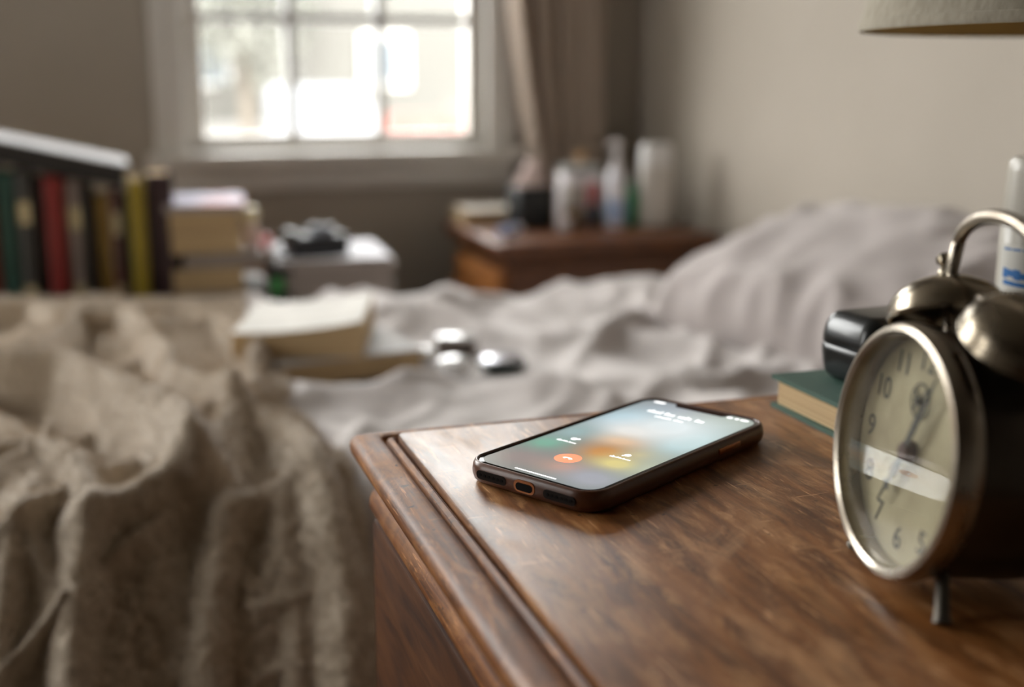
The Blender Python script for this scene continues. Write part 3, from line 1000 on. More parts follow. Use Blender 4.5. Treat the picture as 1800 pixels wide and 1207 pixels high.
book('book', 'white paperback lying at the back of the dresser', 'book', 0.13, 0.13, 0.032, cover('ivory_cover', 216, 208, 196), M['pages'], (0.742, 2.385, DZ), R(-4), hard=False)
tbx = thing('tissue_box', 'black tissue box with a pink-white tissue sticking out', 'tissue box', (0.793, 2.268, DZ), R(4))
box('carton', (0, 0, 0.042), (0.076, 0.070, 0.084), cover('black_box', 22, 26, 28), tbx, 0.004)
bm = bmesh.new()
rings = []
for k in range(9):
    kz = k / 8
    ring = []
    for i in range(28):
        a = 2 * PI * i / 28
        r = (0.020 - 0.014 * kz) * (1 + 0.35 * math.sin(5 * a + 3 * kz)) + 0.002
        ring.append((r * 1.3 * math.cos(a) + 0.006 * kz, r * math.sin(a), 0.080 + 0.052 * kz + 0.006 * math.sin(3 * a) * kz))
    rings.append(ring)
add_loft(bm, rings)
obj('tissue', bm, mat('tissue_paper', srgb(226, 206, 200), 0.9), tbx)

cj = thing('canister', 'white canister with grey lid and wooden knob behind the glass', 'canister', (0.935, 2.35, DZ))
lathe('body', [(0.002, 0), (0.050, 0), (0.052, 0.006), (0.052, 0.098), (0.049, 0.103)], mat('white_ceramic', srgb(226, 220, 222), 0.3), cj, 40)
lathe('lid', [(0.050, 0.1032), (0.053, 0.106), (0.053, 0.114), (0.030, 0.121), (0.004, 0.122)], mat('grey_lid', srgb(150, 150, 146), 0.4), cj, 40)
lathe('knob', [(0.006, 0.121), (0.009, 0.126), (0.013, 0.133), (0.012, 0.140), (0.004, 0.144), (0.001, 0.144)], mat('tan_knob', srgb(190, 150, 104), 0.5), cj, 20)
gl = thing('drinking_glass', 'clear drinking glass with amber drink at the dresser front', 'glass', (0.868, 2.215, DZ))
M['clear'] = thin_glass('clear_glass', (0.93, 0.93, 0.9))
lathe('tumbler', [(0.001, 0.0), (0.020, 0.0), (0.024, 0.088), (0.0226, 0.088), (0.0188, 0.004), (0.001, 0.004)], M['clear'], gl, 32)
lathe('drink', [(0.001, 0.0045), (0.0186, 0.0045), (0.0205, 0.044), (0.001, 0.044)], thin_glass('amber_drink', (0.80, 0.66, 0.42)), gl, 32)
tu = thing('ointment_tube', 'small blue and white tube lying on the dresser top', 'tube', (0.715, 2.175, DZ), R(40))
lathe('tube_body', [(0.001, -0.025), (0.010, -0.025), (0.010, 0.015), (0.009, 0.025), (0.006, 0.03)], mat('pale_blue_tube', srgb(176, 186, 220), 0.35), tu, 20, Matrix.Translation((0, 0, 0.0102)) @ Matrix.Rotation(R(90), 4, 'Y'))
lathe('cap', [(0.0075, 0.03), (0.0075, 0.045), (0.001, 0.045)], mat('white_cap', srgb(230, 228, 232), 0.4), tu, 20, Matrix.Translation((0, 0, 0.0102)) @ Matrix.Rotation(R(90), 4, 'Y'))
pj = thing('cream_pot', 'tiny pale cream pot between tissue box and drinking glass', 'pot', (0.836, 2.185, DZ))
lathe('pot', [(0.001, 0), (0.012, 0), (0.014, 0.003), (0.014, 0.016)], mat('pale_pot', srgb(200, 194, 196), 0.3), pj, 24)
lathe('lid', [(0.0146, 0.0162), (0.0146, 0.026), (0.012, 0.028), (0.001, 0.028)], mat('pale_lid', srgb(214, 208, 210), 0.3), pj, 24)
nb = thing('nail_polish', 'small dark bottle with dull red cap beside the pump bottle', 'bottle', (0.926, 2.255, DZ))
lathe('body', [(0.001, 0), (0.013, 0), (0.0145, 0.003), (0.0145, 0.038), (0.008, 0.044)], mat('dark_bottle', srgb(44, 52, 62), 0.25), nb, 24)
lathe('cap', [(0.0125, 0.0442), (0.0125, 0.084), (0.009, 0.088), (0.001, 0.088)], mat('dull_red_cap', srgb(150, 66, 66), 0.4), nb, 24)
pb = thing('pump_bottle', 'slim white pump bottle with blue print on the dresser', 'bottle', (0.962, 2.225, DZ))
lathe('body', [(0.001, 0), (0.019, 0), (0.021, 0.003), (0.021, 0.098), (0.017, 0.112), (0.009, 0.120)], mat('white_bottle', srgb(222, 220, 226), 0.3), pb, 32)
lathe('collar', [(0.010, 0.120), (0.0115, 0.122), (0.0115, 0.137), (0.004, 0.139)], mat('white_pump', srgb(226, 220, 220), 0.35), pb, 24)
lathe('plunger', [(0.004, 0.138), (0.004, 0.156), (0.010, 0.158), (0.011, 0.171), (0.008, 0.174), (0.001, 0.174)], mat('white_pump_head', srgb(228, 222, 222), 0.35), pb, 24)
tube('spout', [(0.0, 0, 0.166), (-0.018, -0.006, 0.167), (-0.022, -0.0075, 0.163)], 0.0042, mat('white_spout', srgb(228, 222, 222), 0.35), pb, 10)
lathe('label', [(0.0212, 0.012), (0.0214, 0.014), (0.0214, 0.055), (0.0212, 0.057)], mat('pale_blue_label', srgb(168, 186, 218), 0.4), pb, 32, cap0=False, cap1=False)
gbt = thing('green_bottle', 'slim green bottle between the two white bottles', 'bottle', (0.9985, 2.235, DZ))
lathe('body', [(0.001, 0), (0.011, 0), (0.0125, 0.003), (0.0125, 0.066), (0.006, 0.074)], mat('green_plastic', srgb(20, 150, 92), 0.25), gbt, 24)
lathe('cap', [(0.007, 0.0742), (0.007, 0.09), (0.001, 0.09)], mat('green_cap', srgb(16, 120, 78), 0.35), gbt, 20)
lb = thing('lotion_bottle', 'large white lotion bottle with white cap at the dresser end', 'bottle', (1.0500, 2.230, DZ), R(-10))
pr = []
bm = bmesh.new()
rings = []
for zz, wx, wy in ((0, 0.030, 0.018), (0.003, 0.033, 0.021), (0.05, 0.034, 0.022), (0.085, 0.0325, 0.021), (0.105, 0.034, 0.022), (0.118, 0.034, 0.022), (0.122, 0.031, 0.019)):
    rings.append([(x * wx / 0.034, y * wy / 0.022, zz) for x, y in rrect(0.068, 0.044, 0.020, 6)])
add_loft(bm, rings)
obj('body', bm, mat('lotion_white', srgb(214, 208, 200), 0.35), lb)
bm = bmesh.new()
add_loft(bm, [[(x * k, y * k, zz) for x, y in rrect(0.066, 0.043, 0.019, 6)] for zz, k in ((0.1222, 1.0), (0.155, 0.98), (0.162, 0.92), (0.165, 0.80))])
obj('cap', bm, mat('lotion_cap', srgb(232, 230, 228), 0.3), lb)

# ------------------------------------------------------------------ things lying on the bed
ZS = ZT + 0.012
b2 = book('hardback', 'dark hardback with pale jacket lying on the bed under the paperback', 'book', 0.19, 0.225, 0.033, cover('navy_cover', 34, 42, 52), M['pages'], (0.240, 1.505, ZS), R(11),
          topcov=cover('pale_jacket', 186, 184, 182, 0.7))
b1 = book('paperback', 'thick white paperback with curled cover lying on the dark hardback', 'book', 0.155, 0.20, 0.032, cover('white_paper_cover', 206, 202, 195, 0.85), M['pages'], (0.224, 1.500, ZS + 0.0335), R(-16), hard=False, curl=0.019)
M['wgloss'] = mat('white_gloss', srgb(238, 238, 238), 0.08, coat=0.6)


def pebble(name, label, cat, loc, rx, ry, h, m, rz=0.0, seam=True):
    t = thing(name, label, cat, loc, rz)
    lathe('base', [(0.001, 0), (0.7, 0.0), (0.93, 0.22 * h / 1), (1.0, 0.5 * h)], m, t, 36, Matrix.Scale(1, 4), cap1=False, sx=rx, sy=ry)
    lathe('lid', [(1.0, 0.5 * h + 0.0006), (0.93, 0.8 * h), (0.65, 0.97 * h), (0.3, h), (0.001, h)], m, t, 36, sx=rx, sy=ry, cap0=False)
    return t


pebble('round_case', 'glossy white round case lying nearest the hardback on the bed', 'case', (0.388, 1.394, ZS), 0.022, 0.022, 0.024, M['wgloss'])
pebble('round_tin', 'small glossy white tin behind the round case on the bed', 'tin', (0.374, 1.490, ZS), 0.017, 0.017, 0.016, M['wgloss'])
wb = thing('jewellery_box', 'small brown box with glossy white lid on the bed', 'box', (0.428, 1.522, ZS), R(-25))
box('tray', (0, 0, 0.008), (0.052, 0.036, 0.016), cover('brown_box', 96, 78, 66), wb, 0.002)
box('lid', (0, 0, 0.0195), (0.054, 0.038, 0.007), M['wgloss'], wb, 0.002)
cp = thing('compact_mirror', 'round silver compact with dark green rim on the bed', 'compact', (0.455, 1.408, ZS))
lathe('rim', [(0.001, 0), (0.026, 0), (0.030, 0.004), (0.030, 0.011), (0.027, 0.013)], mat('dark_green_rim', srgb(24, 44, 40), 0.25), cp, 40)
lathe('lid', [(0.027, 0.0132), (0.025, 0.0155), (0.015, 0.017), (0.001, 0.0173)], mat('silver_lid', srgb(200, 200, 208), 0.22, 0.7), cp, 40, cap0=False)

# ------------------------------------------------------------------ bedside table
NZ = 0.70
NX0, NX1, NY0, NY1 = 0.1145, 0.79, 0.17, 0.634
ns = thing('bedside_table', 'worn brown wooden bedside table with moulded edges', 'bedside table', ((NX0 + NX1) / 2, (NY0 + NY1) / 2, 0))


def rect_sweep(name, prof, m, closed_top=True, closed_bot=True, r=0.004):
    """profile: list of (inset from the outer edge, z)"""
    bm = bmesh.new()
    rings = []
    for ins, z in prof:
        w, d = (NX1 - NX0) - 2 * ins, (NY1 - NY0) - 2 * ins
        rings.append([(x, y, z) for x, y in rrect(w, d, r, 4)])
    add_loft(bm, rings, closed_bot, closed_top)
    return obj(name, bm, m, ns, angle=35)


rect_sweep('tabletop', [(0.0228, NZ - 0.012), (0.0228, NZ - 0.0012), (0.0233, NZ - 0.0003), (0.0240, NZ)], M['ns_wood'])
rect_sweep('edge_moulding', [(0.0150, NZ - 0.0205), (0.0080, NZ - 0.0200), (0.0035, NZ - 0.0182), (0.0010, NZ - 0.0150), (0.0, NZ - 0.0110), (0.0008, NZ - 0.0076), (0.0026, NZ - 0.0054),
                             (0.0056, NZ - 0.0042), (0.0095, NZ - 0.0034), (0.0130, NZ - 0.0032), (0.0150, NZ - 0.0040), (0.0160, NZ - 0.0062), (0.0171, NZ - 0.0064),
                             (0.0180, NZ - 0.0040), (0.0200, NZ - 0.0028), (0.0214, NZ - 0.0036), (0.0222, NZ - 0.0056), (0.0227, NZ - 0.0058), (0.0227, NZ - 0.011)], M['ns_edge'], closed_top=False)
rect_sweep('under_moulding', [(0.0150, NZ - 0.0475), (0.0098, NZ - 0.0466), (0.0086, NZ - 0.0440), (0.0088, NZ - 0.0410), (0.0098, NZ - 0.0370), (0.0118, NZ - 0.0325), (0.0138, NZ - 0.0290), (0.0148, NZ - 0.0250), (0.0150, NZ - 0.0206)], M['ns_edge'])
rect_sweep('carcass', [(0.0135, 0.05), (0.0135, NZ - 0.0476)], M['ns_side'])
dw = NY1 - NY0
for z0, z1 in ((0.460, 0.650), (0.270, 0.450), (0.08, 0.260)):
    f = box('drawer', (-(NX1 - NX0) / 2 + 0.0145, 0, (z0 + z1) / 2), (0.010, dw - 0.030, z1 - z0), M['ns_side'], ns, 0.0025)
    for y in (-0.1, 0.1):
        lathe('knob', [(0.004, 0), (0.006, 0.002), (0.005, 0.010), (0.013, 0.018), (0.014, 0.024), (0.008, 0.029), (0.001, 0.03)], M['ns_edge'], f, 18,
              Matrix.Translation((-(NX1 - NX0) / 2 + 0.0098, y, (z0 + z1) / 2)) @ Matrix.Rotation(R(-90), 4, 'Y'))
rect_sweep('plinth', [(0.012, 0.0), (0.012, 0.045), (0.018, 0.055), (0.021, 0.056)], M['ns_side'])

# ------------------------------------------------------------------ phone
PW, PL = 0.0805, 0.1560          # case outer size
ph = thing('phone', 'smartphone with lit incoming-call screen in a dark translucent case', 'phone', (0.2365, 0.5300, NZ), R(30.3 - 90))
# local x = across (left edge negative), local y = up the phone
M['case'] = mat('smoky_case', srgb(92, 50, 25), 0.32, col2=srgb(70, 38, 19), nscale=30, coat=0.05, spec=0.4)
M['caserim'] = mat('smoky_case_slot', srgb(24, 15, 10), 0.6, spec=0.15)
M['bezel'] = mat('black_glass', srgb(6, 7, 8), 0.06)


def ring_at(w, h, r, z): return [(x, y, z) for x, y in rrect(w, h, r, 10)]


bm = bmesh.new()
cr = 0.0135
sec = [(0.0050, 0.0), (0.0025, 0.0004), (0.0009, 0.0018), (0.0001, 0.0042), (0.0, 0.0062), (0.0004, 0.0085), (0.0012, 0.0102), (0.0018, 0.0107), (0.0024, 0.0108), (0.0029, 0.0104), (0.0030, 0.0096)]
add_loft(bm, [ring_at(PW - 2 * i, PL - 2 * i, max(cr - i, 0.006), z) for i, z in sec], True, True)
case = obj('phone_case', bm, M['case'], ph, angle=60)
bm = bmesh.new()
add_loft(bm, [ring_at(PW - 0.0064, PL - 0.0064, 0.0105, 0.0097), ring_at(PW - 0.0064, PL - 0.0064, 0.0105, 0.0100), ring_at(PW - 0.0072, PL - 0.0072, 0.0102, 0.0102)])
obj('front_glass', bm, M['bezel'], ph, angle=60)
# lit display with notch
SW, SL = PW - 0.0105, PL - 0.0105
ZD = 0.01024
pts = rrect(SW, SL, 0.0085, 10)
ny = SL / 2
out = []
notch = [(0.0175, ny), (0.0168, ny - 0.0012), (0.0160, ny - 0.0040), (0.0140, ny - 0.0052), (-0.0140, ny - 0.0052), (-0.0160, ny - 0.0040), (-0.0168, ny - 0.0012), (-0.0175, ny)]
for i, p in enumerate(pts):
    out.append(p)
    if i == 10: out += notch
bm = bmesh.new()
vs = [bm.verts.new((x, y, ZD)) for x, y in out]
f = bm.faces.new(vs)
bmesh.ops.triangulate(bm, faces=[f])


def screen_mat():
    m = bpy.data.materials.new('call_screen')
    m.use_nodes = True
    nt = m.node_tree
    N, L = nt.nodes.new, nt.links.new
    b = nt.nodes['Principled BSDF']
    b.inputs['Base Color'].default_value = (0.01, 0.01, 0.01, 1)
    b.inputs['Roughness'].default_value = 0.08
    tc = N('ShaderNodeTexCoord')
    cur = None
    base = srgb(140, 148, 144)
    blobs = [  # x, y (mm in phone frame), rx, ry, colour, strength
        (-15, 62, 26, 22, (158, 164, 172), 0.9), (22, 58, 22, 24, (170, 182, 174), 0.9),
        (-22, 30, 22, 28, (190, 216, 226), 0.9), (26, 18, 20, 34, (192, 218, 220), 0.95), (4, 32, 24, 26, (232, 242, 244), 1.0), (-6, 14, 20, 16, (240, 240, 236), 0.9),
        (0, -4, 16, 12, (236, 208, 178), 0.85), (4, -23, 15, 17, (208, 150, 92), 0.9), (20, -34, 14, 12, (232, 216, 144), 0.95), (20, -16, 12, 12, (214, 202, 156), 0.5),
        (-27, -30, 11, 13, (130, 182, 160), 0.9), (-28, -6, 12, 16, (158, 184, 184), 0.8), (-20, -56, 20, 16, (158, 146, 142), 0.9), (4, -54, 14, 11, (196, 158, 142), 0.85),
        (24, -58, 18, 15, (172, 174, 182), 0.95), (34, -30, 10, 20, (190, 198, 178), 0.6)]
    for x, y, rx, ry, c, st in blobs:
        mp = N('ShaderNodeMapping')
        mp.vector_type = 'POINT'
        mp.inputs['Location'].default_value = (-x / rx, -y / ry, 0)
        mp.inputs['Scale'].default_value = (1000 / rx, 1000 / ry, 0)
        L(tc.outputs['Object'], mp.inputs[0])
        gr = N('ShaderNodeTexGradient')
        gr.gradient_type = 'QUADRATIC_SPHERE'
        mp2 = N('ShaderNodeVectorMath')
        mp2.operation = 'SCALE'
        mp2.inputs[3].default_value = 0.55
        L(mp.outputs[0], mp2.inputs[0])
        L(mp2.outputs[0], gr.inputs[0])
        mu = N('ShaderNodeMath')
        mu.operation = 'MULTIPLY'
        mu.use_clamp = True
        mu.inputs[1].default_value = st * 1.6
        L(gr.outputs['Fac'], mu.inputs[0])
        mx = N('ShaderNodeMix')
        mx.data_type = 'RGBA'
        L(mu.outputs[0], mx.inputs['Factor'])
        if cur is None: mx.inputs[6].default_value = (*base, 1)
        else: L(cur, mx.inputs[6])
        mx.inputs[7].default_value = (*srgb(*c), 1)
        cur = mx.outputs[2]
    L(cur, b.inputs['Emission Color'])
    b.inputs['Emission Strength'].default_value = 0.95
    return m


scr = obj('display', bm, screen_mat(), ph, smooth=False)
M['ui_white'] = mat('ui_white', (0.8, 0.8, 0.8), 0.3, emit=(1, 1, 1), estr=1.3)
M['ui_red'] = mat('ui_orange_red', srgb(230, 120, 84), 0.3, emit=srgb(255, 150, 112), estr=1.0)
ZU = 0.00006


def ui(name, pts, m, lvl=1):
    bm = bmesh.new()
    vs = [bm.verts.new((x / 1000, y / 1000, ZD + ZU * lvl)) for x, y in pts]
    bm.faces.new(vs)
    return obj(name, bm, m, scr, smooth=False)


def pill(x, y, w, h): return [(x + a, y + b) for a, b in rrect(w, h, min(w, h) * 0.48, 5)]


def letters(name, x0, x1, y, h, lw, seed):
    """a run of small illegible letter shapes from x0 to x1"""
    rr_ = random.Random(seed)
    x = x0
    while x < x1:
        w = lw * rr_.uniform(0.7, 1.2)
        hh = h * rr_.choice((0.68, 0.72, 1.0))
        ui(name, [(x + w / 2 + a, y - h / 2 + hh / 2 + b) for a, b in rrect(w, hh, min(w, hh) * 0.25, 2)], M['ui_white'])
        x += w + lw * 0.28


def circ(x, y, r, n=28): return [(x + r * math.cos(2 * PI * i / n), y + r * math.sin(2 * PI * i / n)) for i in range(n)]


UI = dict(name=(-2.7, 52.5), sub=(-3.0, 45.4), time=(-26.5, 69.5), stat=(24.0, 69.0), rem=(-20.5, -21.0), dec=(-2.9, -42.5), msg=(15.7, -25.0), bar=(-0.4, -69.8))
x, y = UI['name']
for dx, w in ((-14.5, 10), (-4.9, 7.2), (5.0, 9.4), (14.2, 6.4)): letters('caller_name_letter', x + dx - w / 2, x + dx + w / 2 - 1.2, y, 4.4, 1.7, int(dx * 10) + 200)
x, y = UI['sub']
for dx, w in ((-5, 10), (5.2, 6.5)): letters('caller_detail_letter', x + dx - w / 2, x + dx + w / 2 - 0.6, y, 2.2, 0.9, int(dx * 10) + 300)
x, y = UI['time']
ui('clock_digits', pill(x, y, 7.5, 3.0), M['ui_white'])
x, y = UI['stat']
for dx, w, h in ((-5, 3.6, 2.4), (-0.6, 2.6, 2.4), (4, 5.0, 2.6)): ui('status_icon', pill(x + dx, y, w, h), M['ui_white'])
x, y = UI['bar']
ui('home_bar', pill(x, y, 25, 1.1), M['ui_white'])
x, y = UI['dec']
dec = ui('decline_button', circ(x, y, 6.8), M['ui_red'])
hs_ = []
for i in range(13):
    a = R(35 + 110 * i / 12)
    hs_.append((x + 3.6 * math.cos(a), y - 2.4 + 3.6 * math.sin(a)))
for i in range(13):
    a = R(145 - 110 * i / 12)
    hs_.append((x + (2.3 if 2 < i < 10 else 1.7) * math.cos(a), y - 2.4 + (2.3 if 2 < i < 10 else 1.7) * math.sin(a)))
ui('handset_symbol', hs_, M['ui_white'], 2)
for key, big in (('rem', True), ('msg', False)):
    x, y = UI[key]
    ui('button_icon', circ(x + 0.4, y + 5.0, 1.8), M['ui_white'])
    if big: ui('button_icon', circ(x + 2.6, y + 6.0, 1.0), M['ui_white'], 2)
    else: ui('button_icon', [(x - 1.6, y + 4.2), (x - 0.3, y + 3.0), (x - 1.7, y + 2.4)], M['ui_white'], 2)
    for dx, w, h in ((-4.6, 2.6, 2.0), (-1.0, 4.2, 1.3), (3.8, 4.6, 1.4)): letters('caption_letter', x + dx - w / 2, x + dx + w / 2 - 0.5, y - 0.6, h + 0.4, 0.8, int(dx * 10) + 400)

# ports on the bottom edge and buttons on the sides of the case
M['hole'] = mat('dark_slot', (0.004, 0.004, 0.004), 0.7, spec=0.1)
M['copper'] = mat('bronze_button', srgb(150, 92, 52), 0.3, 0.6)
yb = -PL / 2


def end_pill(name, x, w, h, y, dep, zc, m, parent):
    bm = bmesh.new()
    add_loft(bm, [[(x + a, y, zc + b) for a, b in rrect(w, h, h * 0.48, 6)], [(x + a, y - dep, zc + b) for a, b in rrect(w, h, h * 0.48, 6)]])
    return obj(name, bm, m, parent)


end_pill('port_surround', 0, 0.0125, 0.0058, yb + 0.001, 0.0013, 0.0058, M['copper'], case)
end_pill('charging_port', 0, 0.0098, 0.0036, yb + 0.001, 0.0016, 0.0056, M['hole'], case)
for sx in (-1, 1):
    end_pill('speaker_slot', sx * 0.0205, 0.0185, 0.0042, yb + 0.001, 0.0012, 0.0056, M['caserim'], case)
    for k in range(6): end_pill('speaker_hole', sx * 0.0205 + (k - 2.5) * 0.0027, 0.0015, 0.0015, yb + 0.001, 0.0014, 0.0056, M['hole'], case)
box('side_button', (PW / 2 - 0.0002, 0.034, 0.0064), (0.0018, 0.020, 0.0030), M['copper'], case, 0.0007)
for y in (0.040, 0.022): box('volume_button', (-PW / 2 + 0.0002, y, 0.0064), (0.0018, 0.011, 0.0030), M['case'], case, 0.0007)

# ------------------------------------------------------------------ green book and black case
gbk = book('hardback', 'small dark green hardback lying flat on the bedside table', 'book', 0.132, 0.104, 0.0195, cover('green_cloth', 62, 92, 80, 0.6), M['pages'], (0.4095, 0.528, NZ), R(-90))
kc = thing('clamshell_case', 'glossy black clamshell case resting on the green book', 'case', (0.4135, 0.563, NZ + 0.0196), R(4))
M['kblack'] = mat('black_lacquer', srgb(14, 18, 20), 0.3, coat=0.15)


def shell(nm, secs):
    bm = bmesh.new()
    add_loft(bm, [[(x, y, z) for x, y in rrect(0.066 - 2 * i, 0.050 - 2 * i, max(0.012 - i, 0.004), 7)] for i, z in secs])
    return obj(nm, bm, M['kblack'], kc, angle=50)


shell('base', [(0.010, 0.0), (0.0050, 0.0010), (0.0022, 0.004), (0.0007, 0.010), (0.0, 0.017), (0.0002, 0.0205), (0.0008, 0.0211)])
shell('lid', [(0.0008, 0.0213), (0.0002, 0.0219), (0.0004, 0.0260), (0.0014, 0.0312), (0.0034, 0.0356), (0.0070, 0.0386), (0.0125, 0.0400)])
box('hinge', (0.0, 0.0252, 0.019), (0.02, 0.002, 0.004), M['kblack'], kc, 0.0008)

# ------------------------------------------------------------------ white bottle behind the clock
wbt = thing('spray_bottle', 'tall white bottle with cap and blue print behind the alarm clock', 'bottle', (0.5140, 0.566, NZ))
M['bot'] = mat('white_bottle_plastic', srgb(168, 162, 151), 0.35)
lathe('body', [(0.001, 0), (0.0195, 0), (0.021, 0.002), (0.021, 0.1035), (0.0200, 0.105)], M['bot'], wbt, 48)
lathe('cap', [(0.0192, 0.1053), (0.0204, 0.1058), (0.0196, 0.135), (0.0190, 0.1405), (0.0165, 0.1432), (0.001, 0.1436)], M['bot'], wbt, 48)
M['blue_print'] = mat('blue_print', srgb(36, 104, 170), 0.4)
M['dark_print'] = mat('dark_print', srgb(50, 54, 62), 0.4)
M['lab'] = mat('bright_label', srgb(198, 196, 189), 0.4)


def patch(name, a0, a1, z0, z1, m, parent, r=0.02125, n=10, skew=0.0):
    bm = bmesh.new()
    vr = []
    for i in range(n + 1):
        a = R(a0 + (a1 - a0) * i / n)
        vr.append([bm.verts.new((r * math.cos(a), r * math.sin(a), z + skew * (i / n))) for z in (z0, z1)])
    for p, q in zip(vr[:-1], vr[1:]): bm.faces.new((p[0], q[0], q[1], p[1]))
    return obj(name, bm, m, parent)


lbl = patch('label', 165, 262, 0.012, 0.0935, M['lab'], wbt, 0.0212, 20)
for a0, a1 in ((174, 190), (192, 206), (209, 216)): patch('print_word', a0, a1, 0.0902, 0.0914, M['blue_print'], lbl, n=3)
for a0, a1, z0, z1 in ((176, 186, 0.0742, 0.0800), (184, 199, 0.0752, 0.0792), (197, 208, 0.0735, 0.0796), (206, 222, 0.0738, 0.0776), (178, 197, 0.0702, 0.0728), (195, 218, 0.0696, 0.0722)):
    patch('print_mark', a0, a1, z0, z1, M['blue_print'], lbl, 0.02125 + 0.00001 * (a0 % 7), 4, skew=-0.0006)
rnd = random.Random(4)
for k in range(6):
    zz = 0.0625 - 0.0052 * k
    a = 172
    while a < 236:
        w = rnd.uniform(5, 12)
        patch('print_word', a, a + w, zz, zz + rnd.uniform(0.0018, 0.0030), M['dark_print'] if k % 2 == 0 else M['blue_print'], lbl, n=3)
        a += w + 3

# ------------------------------------------------------------------ table lamp
lp = thing('table_lamp', 'table lamp with pale linen shade at the top right', 'lamp', (0.580, 0.588, NZ))
M['linen'] = mat('shade_linen', srgb(158, 150, 134), 0.9, col2=srgb(140, 132, 116), nscale=260, stretch=(1, 1, 0.4), bump=(900, 0.4, 0.0008))
M['lining'] = mat('shade_lining', srgb(214, 190, 130), 0.8)
zb = 0.2165
lathe('lamp_shade', [(0.1500, zb), (0.1505, zb + 0.002), (0.1120, zb + 0.190)], M['linen'], lp, 96, cap0=False, cap1=False)
lathe('shade_lining', [(0.1492, zb + 0.0006), (0.1488, zb + 0.002), (0.1105, zb + 0.189)], M['lining'], lp, 96, cap0=False, cap1=False)
lathe('shade_rim', [(0.1484, zb), (0.1508, zb - 0.0004), (0.1514, zb + 0.002), (0.1508, zb + 0.0058), (0.1500, zb + 0.006)], M['linen'], lp, 96, cap0=False, cap1=False)
lathe('lamp_base', [(0.001, 0), (0.036, 0), (0.037, 0.004), (0.034, 0.010), (0.020, 0.018), (0.016, 0.03), (0.026, 0.06), (0.030, 0.09), (0.022, 0.125), (0.010, 0.15), (0.009, 0.165)], mat('grey_ceramic', srgb(110, 104, 96), 0.3), lp, 40)
lathe('stem', [(0.005, 0.165), (0.005, 0.24), (0.013, 0.242), (0.013, 0.275), (0.004, 0.276)], M['brass'], lp, 20)
lathe('bulb', [(0.012, 0.276), (0.016, 0.29), (0.026, 0.312), (0.027, 0.328), (0.018, 0.345), (0.001, 0.351)], mat('opal_bulb', srgb(228, 224, 212), 0.3), lp, 24)
for k in range(3):
    a = 2 * PI * k / 3
    tube('shade_spider', [(0.005 * math.cos(a), 0.005 * math.sin(a), 0.238), (0.1405 * math.cos(a), 0.1405 * math.sin(a), 0.240)], 0.0016, M['brass'], lp, 8)

# ------------------------------------------------------------------ twin-bell alarm clock
ck = thing('alarm_clock', 'old twin-bell alarm clock with cream dial and dark case', 'clock', (0.2880, 0.3560, NZ), R(-9.5))
CC = Vector((0.004, 0, 0.0508))
LEAN = Matrix.Translation(CC) @ Matrix.Rotation(R(6.0), 4, 'Y')
AX = LEAN @ Matrix.Rotation(R(-90), 4, 'Y')            # local +z -> -X (towards the face)
M['nickel'] = mat('worn_nickel', srgb(176, 168, 156), 0.22, 1.0, col2=srgb(128, 116, 102), nscale=25, rough2=0.4)
M['bell'] = mat('tarnished_bell', srgb(150, 140, 124), 0.20, 1.0, col2=srgb(112, 102, 88), nscale=18, rough2=0.34)
M['ckcase'] = mat('dark_clock_case', srgb(74, 65, 55), 0.36, 0.7, col2=srgb(52, 45, 38), nscale=20, coat=0.3)
M['dial'] = mat('aged_dial', srgb(168, 158, 128), 0.7, col2=srgb(138, 126, 98), nscale=40, nlow=0.4, nhigh=0.7)
M['ink'] = mat('dial_ink', srgb(38, 38, 34), 0.6)
M['handm'] = mat('dark_hand', srgb(34, 36, 36), 0.4)
CR = 0.0478
body = lathe('case_body', [(0.001, -0.034), (0.036, -0.034), (0.0425, -0.031), (0.0455, -0.025), (0.0460, -0.018), (0.0460, 0.012), (0.0452, 0.0160), (0.0440, 0.0170), (0.0440, 0.0135), (0.001, 0.0135)], M['ckcase'], ck, 96, AX)
lathe('bezel', [(0.0446, 0.0125), (0.0472, 0.0150), (0.0482, 0.0185), (0.0480, 0.0225), (0.0468, 0.0250), (0.0450, 0.0256), (0.0434, 0.0245), (0.0428, 0.0215), (0.0432, 0.0150)], M['nickel'], ck, 96, AX, cap0=False, cap1=False)
dial = lathe('dial', [(0.0432, 0.0146), (0.0432, 0.0152), (0.001, 0.0152)], M['dial'], ck, 96, AX, cap0=False)
lathe('glass', [(0.0429, 0.0222), (0.036, 0.0225), (0.024, 0.0228), (0.012, 0.02295), (0.001, 0.0230)], thin_glass('clock_glass', (0.96, 0.97, 0.95), 1.5, 0.02, dirt=0.10), ck, 64, AX, cap0=False)
# numerals
FACE = LEAN @ Matrix(((0, 0, -1, 0), (-1, 0, 0, 0), (0, 1, 0, 0), (0, 0, 0, 1)))     # text x -> -Y, y -> Z, z -> -X


def numeral(s, ang, rr=0.0345, size=0.0126):
    cu = bpy.data.curves.new('numeral', 'FONT')
    cu.body = s
    cu.size = size
    cu.align_x, cu.align_y = 'CENTER', 'CENTER'
    cu.extrude = 0.00008
    cu.resolution_u = 4
    tmp = bpy.data.objects.new('numeral_tmp', cu)
    COL.objects.link(tmp)
    dg = bpy.context.evaluated_depsgraph_get()
    me = bpy.data.meshes.new_from_object(tmp.evaluated_get(dg))
    bpy.data.objects.remove(tmp)
    me.materials.clear()
    me.transform(FACE @ Matrix.Translation((rr * math.sin(ang), rr * math.cos(ang), 0.0154)))
    return new_obj('numeral', me, dial, M['ink'], False)


for k in range(1, 13): numeral(str(k), 2 * PI * k / 12)


